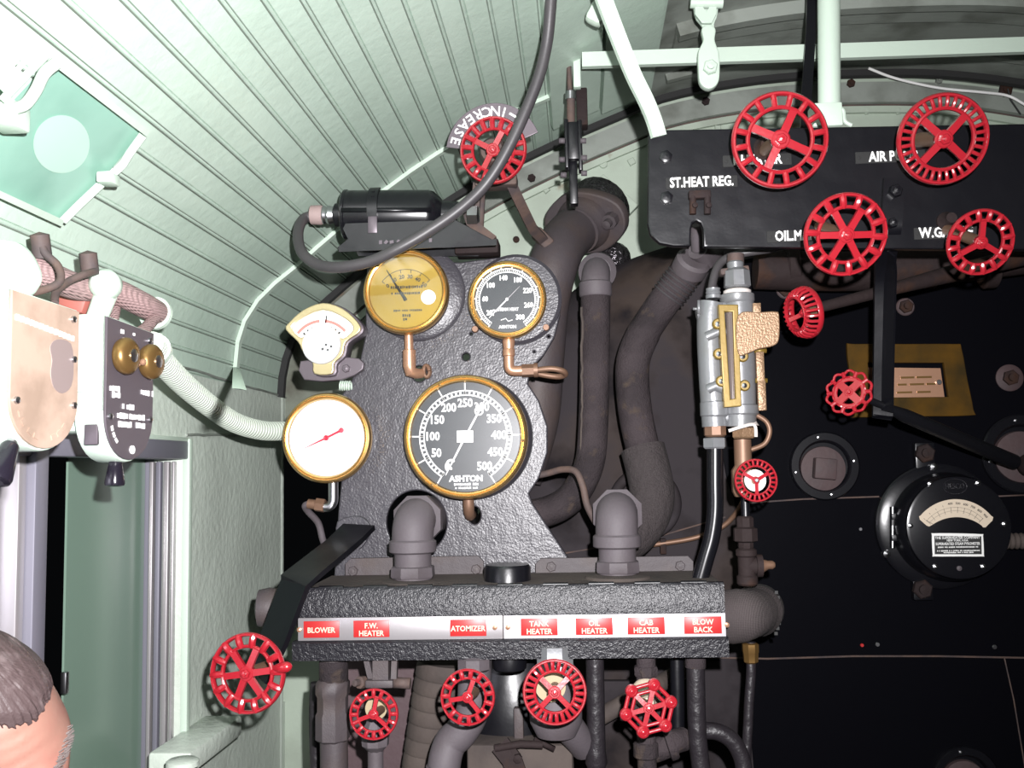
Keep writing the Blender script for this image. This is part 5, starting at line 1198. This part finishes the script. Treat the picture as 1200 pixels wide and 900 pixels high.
def fn(mb):
    cx, cy = 1120, 639
    o = [(cx + 54 * math.sin(D2(a)), cy - 54 * math.cos(D2(a))) for a in range(-50, 51, 4)]
    o += [(1164, 606), (1163, 610), (1155, 618), (1152, 618)]
    o += [(1121 + 49 * math.sin(D2(a)), 655 - 49 * math.cos(D2(a))) for a in range(37, -38, -4)]
    o += [(1089, 617), (1086, 616), (1078, 609), (1077, 605)]
    mb.platepx([o], yy, .001, 0)
    q = lambda a, r: P(cx + r * math.sin(a), cy - r * math.cos(a), yy - .0003)
    for rr in (44.5, 40.5): mb.tube([q(D2(a), rr) for a in range(-50, 49, 3)], .0003, 4, 1)
    for k in range(10):
        a = D2(-50 + k * 10.6); mb.tube([q(a, 38), q(a, 45)], .0004, 4, 1)
        if k > 3: mb.text(str(k * 100), .0068, q(a, 49), 1, -a, .0002, bold=.0001)
        else: mb.tube([q(a, 47), q(a, 49)], .0005, 4, 1)
    mb.tube([q(D2(-46), 34), q(D2(-50), 46)], .0005, 4, 1)
part(pm, 'scale', [m_cream, m_ink], fn, False, 'cream arc scale')
def fn(mb):
    mb.platepx([smooth2([(1092, 627), (1094, 625), (1123, 625), (1150, 626), (1152, 628), (1153, 650), (1151, 652), (1124, 652), (1095, 652), (1093, 650)], 3)], yy, .0015, 0)
    mb.platepx([[(1095, 628), (1150, 628.5), (1150.5, 649.5), (1095.5, 649.5)]], yy - .0006, .001, 1)
    c = P(1122.5, 639, yy - .0016); s_ = S(1, yy)
    for dz, t_, sz, sx in ((8.4, 'THE SUPERHEATER COMPANY', 4.2, .86), (5.4, 'NEW YORK, U.S.A.', 3.2, .9), (1.6, 'SUPERHEATED STEAM PYROMETER', 4.2, .74)):
        mb.text(t_, sz * s_, c + V((0, 0, dz * s_)), 0, 0, .0002, sx=sx, bold=.00012)
    for dz, w in ((-2, 22), (-6, 23), (-8, 16)): blobs(mb, c.x - w * s_, c.x + w * s_, c.z + dz * s_, 1.6 * s_, c.y, 0)
part(pm, 'nameplate', [m_wht, m_ink], fn, False, 'black nameplate with white border and letters')
def fn(mb):
    c = P(1119, 570, yy); s_ = S(1, yy)
    ring = [c + V((13 * s_ * math.cos(q), -.0005, 8.5 * s_ * math.sin(q))) for q in [2 * PI * k / 32 for k in range(32)]]
    mb.tube(ring, .0009, 6, closed=True)
    mb.text('HESCO', 8.5 * s_, c + V((0, -.0004, 0)), 0, 0, .0008, sx=.8)
part(pm, 'emblem', [m_blackrough], fn, False, 'raised oval emblem')
for x, y in ((1090, 567), (1146, 566), (1177, 614), (1096, 664), (1124, 666), (1152, 664), (1067, 616)):
    part(pm, 'screw', [m_steel if x != 1124 else m_cast], lambda mb: mb.lathe([(S(3, yy), -.003), (S(2.8, yy), .002), (0, .004)], P(x, y, yy), seg=14), False)
part(pm, 'hinge', [m_black], lambda mb: (mb.cyl(P(1046, 594, YM - .005), P(1046, 642, YM - .005), S(3, YM), seg=12), mb.box(P(1054, 605, YM - .01), (S(18, YM), .012, S(8, YM)), bev=.002), mb.box(P(1054, 630, YM - .01), (S(18, YM), .012, S(8, YM)), bev=.002)), False)
part(pm, 'hinge_pin', [m_steel], lambda mb: [mb.cyl(P(1046, a, YM - .012), P(1046, b, YM - .012), S(2, YM), seg=10) for a, b in ((594, 602), (616, 628), (634, 642))], False)
for x, y in ((1083, 531), (1080, 690)):
    lug = part(pm, 'lug', [m_black], lambda mb: mb.box(P(x, y + (8 if y < 600 else -8), YB - .012), (S(22, YB), .02, S(40, YB)), bev=.004), False)
    bolt(pm, x, y, YB - .022, 11, 6, m_rustd, 'lug_bolt', .014)
for x, y in ((1039, 649), (1094, 547), (1072, 568)):
    part(pm, 'ear_screw', [m_steel if x != 1072 else m_rustd], lambda mb: mb.lathe([(S(5, YM), -.01), (S(4, YM), .004), (0, .008)], P(x, y, YM + .01), seg=14), False)
part(pm, 'cable_gland', [m_brown], lambda mb: mb.tube([P(1176 + k * 3, 634, YM - .02) for k in range(12)], [S(8 + 1.2 * (k % 2), YM) for k in range(12)], 14), False, 'ribbed dusty cable gland')

# ------------------------------------------------------------------ left controllers
def controller(lab, px, py, Y, yaw, w, h, deep, plate_m, kind):
    A = P(px, py, Y); A = Matrix.Translation(A) @ Matrix.Rotation(yaw, 4, 'Z')
    root = thing('controller_box', lab, 'controller', A)
    # plate outline: flat top, rounded bottom; origin at the centre
    o = [(-w / 2, h * .5), (w / 2, h * .46), (w / 2, -h * .18)]
    for k in range(1, 16):
        t = PI * k / 16; o.append((w / 2 * math.cos(t), -h * .18 - h * .32 * math.sin(t)))
    o += [(-w / 2, -h * .18)]
    ob = [(x * 1.0, z) for x, z in o]
    part(root, 'body', [m_white], lambda mb: (mb.plate([[(-w * .5, h * .5), (w * .5, h * .46), (w * .5, -h * .16), (-w * .5, -h * .16)]], deep, Matrix.Translation((0, .004, 0)), 0, .003),
        mb.plate([o], deep * .82, Matrix.Translation((0, .004, 0)), 0, .004), mb.box((-w * .5 - .002, deep * .5, h * .15), (.012, deep * .7, h * .36), bev=.003), mb.box((0, deep + .055, 0), (w * .7, .13, h * .6), bev=.006)), label='pale green cast body')
    part(root, 'face_plate', [plate_m, m_wht], lambda mb: (mb.plate([o], .004, Matrix(), 0, .0008), kind_text(mb, kind, w, h)))
    for x, z in ((-.42, -.20), (.44, -.20), (.42, .12), (.40, .40)):
        part(root, 'screw', [m_steel], lambda mb: mb.lathe([(.0045, 0), (.004, .003), (0, .0045)], (x * w, 0, z * h), seg=12))
    return root
def kind_text(mb, kind, w, h):
    if kind == 1:
        x = -w * .46
        while x < w * .44:
            ww = random.uniform(.004, .007); mb.box((x + ww / 2, -.0006, h * (.335 - .08 * (x / w + .5))), (ww, .0014, .007), m=1, bev=.0006); x += ww + .0025
        for a in (200, 215, 235, 250, 290, 305, 320):
            mb.box((w * .38 * math.cos(D2(a)), -.0006, -h * .2 + h * .24 * math.sin(D2(a))), (.006, .001, .008), Matrix.Rotation(D2(-a), 3, 'Y'), m=0)
    else:
        for z, ws in ((-.0, ((-.34, .2), (.36, .28))), (-.045, ((-.33, .12),)), (-.12, ((-.05, .26),)), (-.19, ((-.18, .2), (.08, .2), (.27, .1))), (-.25, ((-.12, .26), (.2, .16)))):
            for cx, ww in ws: blobs(mb, (cx - ww / 2) * w, (cx + ww / 2) * w, z * h, .0085, -.0008, 1)
        mb.box((-w * .2, -.0006, h * .42), (.008, .001, .006), m=1, bev=.0004); mb.box((w * .05, -.0006, h * .42), (.005, .001, .004), m=1, bev=.0004)
        for a in (200, 212, 224): mb.box((w * .4 * math.cos(D2(a)), -.0006, -h * .2 + h * .24 * math.sin(D2(a))), (.004, .001, .007), Matrix.Rotation(D2(-a), 3, 'Y'), m=1)
        mb.lathe([(.006, 0), (.006, .0015), (0, .002)], (w * .05, 0, -h * .43), seg=16, m=1)
def handle(root, a, b, r0, r1):
    d = V(b) - V(a)
    part(root, 'handle', [m_plastic], lambda mb: mb.tube([V(a) + d * .25, V(a) + d * .3, V(a) + d * .9, V(a) + d * .97, V(b)], [r0 * .8, r0, r1, r1 * .93, r1 * .55], 26), label='glossy black handle')
    part(root, 'lever', [m_steel], lambda mb: mb.tube([V(a) - d * .1, V(a) + d * .32], r0 * .6, 14))
c1 = controller('left-hand controller box with a worn copper face plate and black handle', 54, 437, 1.12, D2(82), .118, .178, .055, m_copperplate, 1)
handle(c1, (-.030, .014, -.070), (-.062, .014, -.128), .010, .0165)
part(c1, 'worn_patch', [mat('worn pinkish grey', (.3, .235, .225), .4, .3, bump=(50, .2, .001))], lambda mb: mb.plate([smooth2([(.006, .032), (.018, .042), (.044, .040), (.050, .012), (.046, -.012), (.03, -.022), (.014, -.016), (.008, .0), (.010, .016)], 3)], .0012, Matrix.Translation((0, -.0006, 0)), 0, .0003), label='grey worn patch')
c2 = controller('right-hand controller box with grey plate and two brass bells', 153, 458, 1.32, D2(84), .116, .19, .05, m_greyplate, 2)
handle(c2, (-.004, .018, -.082), (-.006, .018, -.132), .0085, .0135)
for x in (-.030, .034):
    part(c2, 'bell', [m_bronze, m_steel], lambda mb: (mb.lathe([(.012, -.002), (.023, .0), (.0255, .006), (.0245, .012), (.020, .0165), (.012, .018), (0, .018)], (x, -.004, .045 - (x + .022) * .02), seg=32), mb.lathe([(.009, .016), (.009, .0195), (.006, .021), (0, .021)], (x, -.004, .045 - (x + .022) * .02), seg=18, m=1)), label='brass bell')
part(c2, 'clapper', [m_copper], lambda mb: (mb.lathe([(0, -.005), (.004, -.003), (.005, 0), (.004, .003), (0, .005)], (.004, -.016, .040), seg=14), mb.tube([(.003, -.002, .03), (.004, -.015, .04)], .0015, 8)), label='small copper clapper')
part(c2, 'notch_plate', [m_greyplate], lambda mb: mb.box((-.058, .02, -.062), (.006, .02, .028), bev=.002))
# braided conduits above
br = thing('braided_conduit', 'pinkish braided conduit running over the two controller boxes', 'conduit', P(100, 340, 1.35))
part(br, 'conduit', [m_braidp], lambda mb: mb.tube(cr([P(-30, 296, 1.18), P(20, 308, 1.22), P(55, 322, 1.26), P(90, 336, 1.32), P(130, 340, 1.38), P(165, 356, 1.44), P(186, 368, 1.50)], 6), S(17, 1.3), 24), False)
part(br, 'end_collar', [m_white], lambda mb: mb.lathe([(.02, 0), (.026, .003), (.026, .012), (.02, .014)], P(180, 366, 1.49), P(186, 368, 1.50) - P(165, 356, 1.44), 24), False, 'pale end collar')
part(br, 'strap', [m_rust], lambda mb: mb.tube(cr([P(24, 345, 1.16), P(50, 340, 1.19), P(70, 330, 1.21), P(68, 312, 1.22), P(54, 298, 1.22), P(50, 290, 1.22)], 5), S(5, 1.2), 10), False, 'brown strap')
part(br, 'strap', [m_rust], lambda mb: mb.tube(cr([P(64, 356, 1.20), P(66, 342, 1.22), P(80, 330, 1.25), P(98, 322, 1.27), P(112, 318, 1.30)], 5), S(5, 1.2), 10), False, 'brown strap')
for q_ in (P(50, 302, 1.23), P(106, 322, 1.31)): part(br, 'strap_bolt', [m_rust], lambda mb: mb.lathe([(.012, 0), (.012, .03), (0, .034)], q_, (0, -.3, 1), 10), False)
part(br, 'red_fitting', [mat('red oxide paint', (.32, .1, .08), .55)], lambda mb: mb.box(P(94, 352, 1.36), (.045, .05, .04), Matrix.Rotation(.3, 3, 'Y'), .008), False, 'red oxide fitting')
kb = thing('mounting_knob', 'pale green round-headed mount between the controller boxes', 'mount', P(122, 375, 1.3))
part(kb, 'head', [m_white], lambda mb: mb.lathe([(.02, 0), (.022, .004), (.021, .02), (.015, .027), (0, .028)], P(126, 336, 1.34), (.2, -1, .1), 30), False)
part(kb, 'post', [m_white], lambda mb: mb.tube([P(124, 345, 1.34), P(116, 366, 1.33), P(108, 380, 1.33)], [.016, .015, .012], 16), False)
wbk = thing('white_bracket', 'white painted bracket with a bolt hole at the left edge', 'bracket', P(15, 340, 1.1))
part(wbk, 'plate', [m_white], lambda mb: mb.platepx([smooth2([(-40, 290), (8, 284), (26, 294), (38, 318), (34, 334), (18, 345), (-40, 345)], 3), circpx(29, 321, 4)], 1.12, .018, 0, .003), False)
part(wbk, 'post', [m_white], lambda mb: mb.box(P(-2, 390, 1.14), (S(30, 1.14), .05, S(110, 1.14)), bev=.003), False)
hr = thing('controller_stay', 'pinkish stay between the braided conduit and the bell controller', 'stay', P(165, 385, 1.42))
part(hr, 'stay', [m_braidp], lambda mb: (mb.tube([P(182, 372, 1.47), P(170, 386, 1.42), P(160, 392, 1.38)], .009, 12), mb.tube([P(135, 362, 1.40), P(132, 378, 1.37)], .008, 12)), False)
# corrugated hose
ch = thing('corrugated_hose', 'pale green corrugated hose from the bell controller to the gauge board', 'hose', P(300, 503, 2.0))
hp = cr([P(176, 402, 1.42), P(190, 424, 1.50), P(215, 450, 1.62), P(245, 475, 1.75), P(275, 495, 1.87), P(305, 504, 1.96), P(330, 505, 2.02), P(356, 503, 2.06)], 40)
# resample evenly
acc = [0]
for a, b in zip(hp[:-1], hp[1:]): acc.append(acc[-1] + (b - a).length)
N = 600; pts = []; j = 0
for k in range(N + 1):
    d = acc[-1] * k / N
    while j < len(acc) - 2 and acc[j + 1] < d: j += 1
    pts.append(hp[j].lerp(hp[j + 1], (d - acc[j]) / max(1e-9, acc[j + 1] - acc[j])))
part(ch, 'hose', [m_hose], lambda mb: mb.tube(pts, [.0200 - .0034 * max(0, math.cos(2 * PI * k / 8)) ** 2 for k in range(N + 1)], 20), False)
part(ch, 'end_clip', [m_white], lambda mb: (mb.lathe([(.019, 0), (.024, .002), (.024, .014), (.019, .016)], P(181, 408, 1.45), P(215, 450, 1.62) - P(176, 402, 1.42), 22), mb.box(P(186, 398, 1.46), (.012, .012, .02), bev=.003)), False)

# ------------------------------------------------------------------ person
def person():
    HC = P(-26, 866, .95)
    Fw = (rt * .84 + up * -.33 - fw * .40).normalized()
    Rg = (rt * -.45 + up * -.38 - fw * .8); Rg = (Rg - Fw * Rg.dot(Fw)).normalized()
    U = Rg.cross(Fw).normalized()
    H = Matrix((Rg, Fw, U)).transposed().to_4x4(); H.translation = HC      # local x = his right, y = forward, z = up
    root = thing('person', 'grey-haired person bowing the head forward at the lower left corner', 'person', (HC.x - .02, HC.y + .06, .0))
    # head as a shaped sphere
    def headpos(d, grow=0):
        x, y, z = d
        a, b, c = .074, .098, .118
        p = V((x * a, y * b, z * c))
        if z < 0: p.x *= 1 - .28 * z * z; p.y *= 1 - .12 * z * z
        if y > 0:
            g = lambda cx, cz, sx, sz: math.exp(-((x - cx) / sx) ** 2 - ((z - cz) / sz) ** 2)
            p.y += .008 * g(0, .12, .9, .12) * 1            # brow ridge
            p.y -= .014 * (g(-.42, -.05, .22, .12) + g(.42, -.05, .22, .12))   # sockets
            p.y += .030 * g(0, -.32, .14, .14) + .014 * g(0, -.12, .12, .2)   # nose
            p.y += .008 * g(0, -.66, .3, .06) + .006 * g(0, -.9, .4, .15)
            p.y -= .002 * g(0, -.60, .3, .02)
            for zz in (.24, .35, .45, .54): p.y -= .0026 * g(0, zz + .02 * math.sin(x * 4), .8, .022)
        if grow: p *= 1 + grow
        return p
    bm = bmesh.new(); bmesh.ops.create_uvsphere(bm, u_segments=72, v_segments=60, radius=1)
    for q in bm.verts: q.co = H @ headpos(q.co.normalized())
    # ears
    for sx in (-1, 1):
        t = bmesh.new(); bmesh.ops.create_uvsphere(t, u_segments=16, v_segments=12, radius=1)
        for q in t.verts: q.co = H @ V((sx * .076 + q.co.x * .009, -.008 + q.co.y * .018, -.012 + q.co.z * .032))
        me = bpy.data.meshes.new('e'); t.to_mesh(me); t.free(); bm.from_mesh(me); bpy.data.meshes.remove(me)
    # body by the skin modifier: seated, facing the boiler side
    fh = V((Fw.x, Fw.y, 0)).normalized(); rh = fh.cross(V((0, 0, 1)))
    neck = H @ V((0, -.035, -.08)); 
    base = V((HC.x, HC.y, 0)) - fh * .03
    def W(f, r, z): return base + fh * f + rh * r + V((0, 0, z))
    zn = HC.z
    vs = [(W(0, 0, zn - .84), .13), (W(.0, 0, zn - .62), .125), (W(.02, 0, zn - .42), .14), (W(.05, 0, zn - .24), .11), (neck * .5 + W(.07, 0, zn - .18) * .5, .058), (neck, .055)]
    ed = [(0, 1), (1, 2), (2, 3), (3, 4), (4, 5)]
    for sd in (-1, 1):
        k = len(vs)
        vs += [(W(.03, sd * .17, zn - .26), .055), (W(.06, sd * .22, zn - .52), .043), (W(.26, sd * .15, zn - .66), .034), (W(.34, sd * .12, zn - .68), .026)]
        ed += [(3, k), (k, k + 1), (k + 1, k + 2), (k + 2, k + 3)]
        h0 = k + 3
        for f, (dx, ln) in enumerate(((-.028, .07), (-.009, .082), (.009, .086), (.028, .075))):
            k2 = len(vs); vs += [(W(.40, sd * .12 + dx, zn - .685), .010), (W(.40 + ln * .55, sd * .12 + dx, zn - .695), .009), (W(.40 + ln * .8, sd * .12 + dx, zn - .715), .008)]
            ed += [(h0, k2), (k2, k2 + 1), (k2 + 1, k2 + 2)]
        k2 = len(vs); vs += [(W(.37, sd * .12 - sd * .035, zn - .69), .010), (W(.40, sd * .12 - sd * .052, zn - .70), .009)]
        ed += [(h0, k2), (k2, k2 + 1)]
        k = len(vs)
        vs += [(W(.02, sd * .10, zn - .86), .085), (W(.42, sd * .13, zn - .84), .065), (W(.44, sd * .13, zn - 1.10), .052), (W(.44, sd * .13, .09), .036), (W(.52, sd * .13, .045), .035), (W(.62, sd * .13, .03), .028)]
        ed += [(0, k), (k, k + 1), (k + 1, k + 2), (k + 2, k + 3), (k + 3, k + 4), (k + 4, k + 5)]
    me = bpy.data.meshes.new('s'); me.from_pydata([p for p, _ in vs], ed, []); 
    so = bpy.data.objects.new('s', me); COL.objects.link(so)
    md = so.modifiers.new('k', 'SKIN'); so.modifiers.new('d', 'SUBSURF').levels = 1
    if not me.skin_vertices: me.attributes  # layer is made with the modifier
    for i, (_, r) in enumerate(vs): me.skin_vertices[0].data[i].radius = (r, r)
    me.skin_vertices[0].data[0].use_root = True
    dg = bpy.context.evaluated_depsgraph_get(); dg.update()
    sk = bpy.data.meshes.new_from_object(so.evaluated_get(dg)); bpy.data.objects.remove(so)
    bm.from_mesh(sk)
    m2 = bpy.data.meshes.new('b'); bm.to_mesh(m2); bm.free()
    bo_ = bpy.data.objects.new('b', m2); COL.objects.link(bo_)
    rm = bo_.modifiers.new('r', 'REMESH'); rm.mode = 'VOXEL'; rm.voxel_size = .0035
    sm = bo_.modifiers.new('s', 'SMOOTH'); sm.factor = .5; sm.iterations = 2
    dg = bpy.context.evaluated_depsgraph_get(); dg.update()
    fin = bpy.data.meshes.new_from_object(bo_.evaluated_get(dg)); bpy.data.objects.remove(bo_)
    fin.name = 'body'; fin.materials.clear(); fin.materials.append(m_skin); fin.materials.append(m_shirt)
    hz = neck.z - .05
    wr = [W(.30, sd * .135, zn - .67) for sd in (-1, 1)]
    for p in fin.polygons:
        c = p.center; skin = c.z > hz - .01 or any((c - w).dot(fh) > 0 and (c - w).length < .22 for w in wr)
        p.material_index = 0 if skin else 1; p.use_smooth = True
    fin.transform(MW[root].inverted())
    o = bpy.data.objects.new('body', fin); COL.objects.link(o); o.parent = root
    # hair shell: scalp down to the hairline, with combed ridges
    bm = bmesh.new(); bmesh.ops.create_uvsphere(bm, u_segments=160, v_segments=120, radius=1)
    kill = []
    for q in bm.verts:
        d = q.co.normalized(); x, y, z = d
        line = (.60 if y > -.25 else .60 - (-.25 - y) * 1.6) + .16 * x
        line += .02 * math.sin(x * 9) + .05 * noise.noise(V((x * 22, y * 4, 0)))
        t = max(-1, min(1, (z - line) / .10)); g = (.012 + .05 * min(1, t * 1.2) + .006 * noise.noise(V((x * 40, y * 5, z * 5))) + .008 * noise.noise(V((x * 14, y * 3, z * 3)))) if t > 0 else -.03
        q.co = H @ headpos(d, g)
    mb = MB(); mb.bm = bm
    build(mb, 'hair', [m_hair], root)
    # eyebrows and eyes
    def fn(mb):
        for sx in (-1, 1):
            for k in range(90):
                t = k / 89; x = sx * (.10 + .52 * t) + random.uniform(-.03, .03); z = .14 + .05 * math.sin(t * 2.2) + random.uniform(-.035, .035)
                y = math.sqrt(max(0, 1 - x * x - z * z)); a = headpos(V((x, y, z)).normalized(), .0)
                b = a + V((sx * .005, .0015, .001 + random.uniform(-.0015, .0015)))
                mb.tube([H @ a, H @ ((a + b) / 2 + V((0, .001, .001))), H @ b], [.0008, .0006, .0003], 5)
    part(root, 'eyebrows', [m_brow], fn, False, 'bushy grey eyebrows')
    # seat the person sits on (below the frame)
    sb = thing('seat_box', 'dark seat box the person sits on, below the photo edge', 'seat', (base.x, base.y, 0))
    zs = zn - .95
    part(sb, 'box', [m_greenw], lambda mb: mb.box(base + V((0, 0, zs / 2 - .03)) + rh * 0, (.34, .5, zs - .06), bev=.01), False)
    part(sb, 'cushion', [m_black], lambda mb: mb.box(base + V((0, 0, zs - .02)), (.36, .5, .06), bev=.02), False)
person()

# ------------------------------------------------------------------ light: the camera's own flash, night outside
ld = bpy.data.lights.new('camera_flash', 'SPOT'); lo = bpy.data.objects.new('camera_flash', ld); COL.objects.link(lo)
ld.energy = 330; ld.spot_size = math.radians(112); ld.spot_blend = 1; ld.shadow_soft_size = .012; ld.color = (1.0, .98, 1.0)
lo.location = CAM + rt * .06 + up * .085 + fw * .02
lo.rotation_euler = (fw - rt * .16).to_track_quat('-Z', 'Y').to_euler()
w = bpy.data.worlds.new('world'); bpy.context.scene.world = w; w.use_nodes = True
w.node_tree.nodes['Background'].inputs['Color'].default_value = (.02, .022, .025, 1)
w.node_tree.nodes['Background'].inputs['Strength'].default_value = .1
vs_ = bpy.context.scene.view_settings
vs_.view_transform = 'Standard'; vs_.look = 'None'; vs_.exposure = 0; vs_.gamma = 1; vs_.use_curve_mapping = False
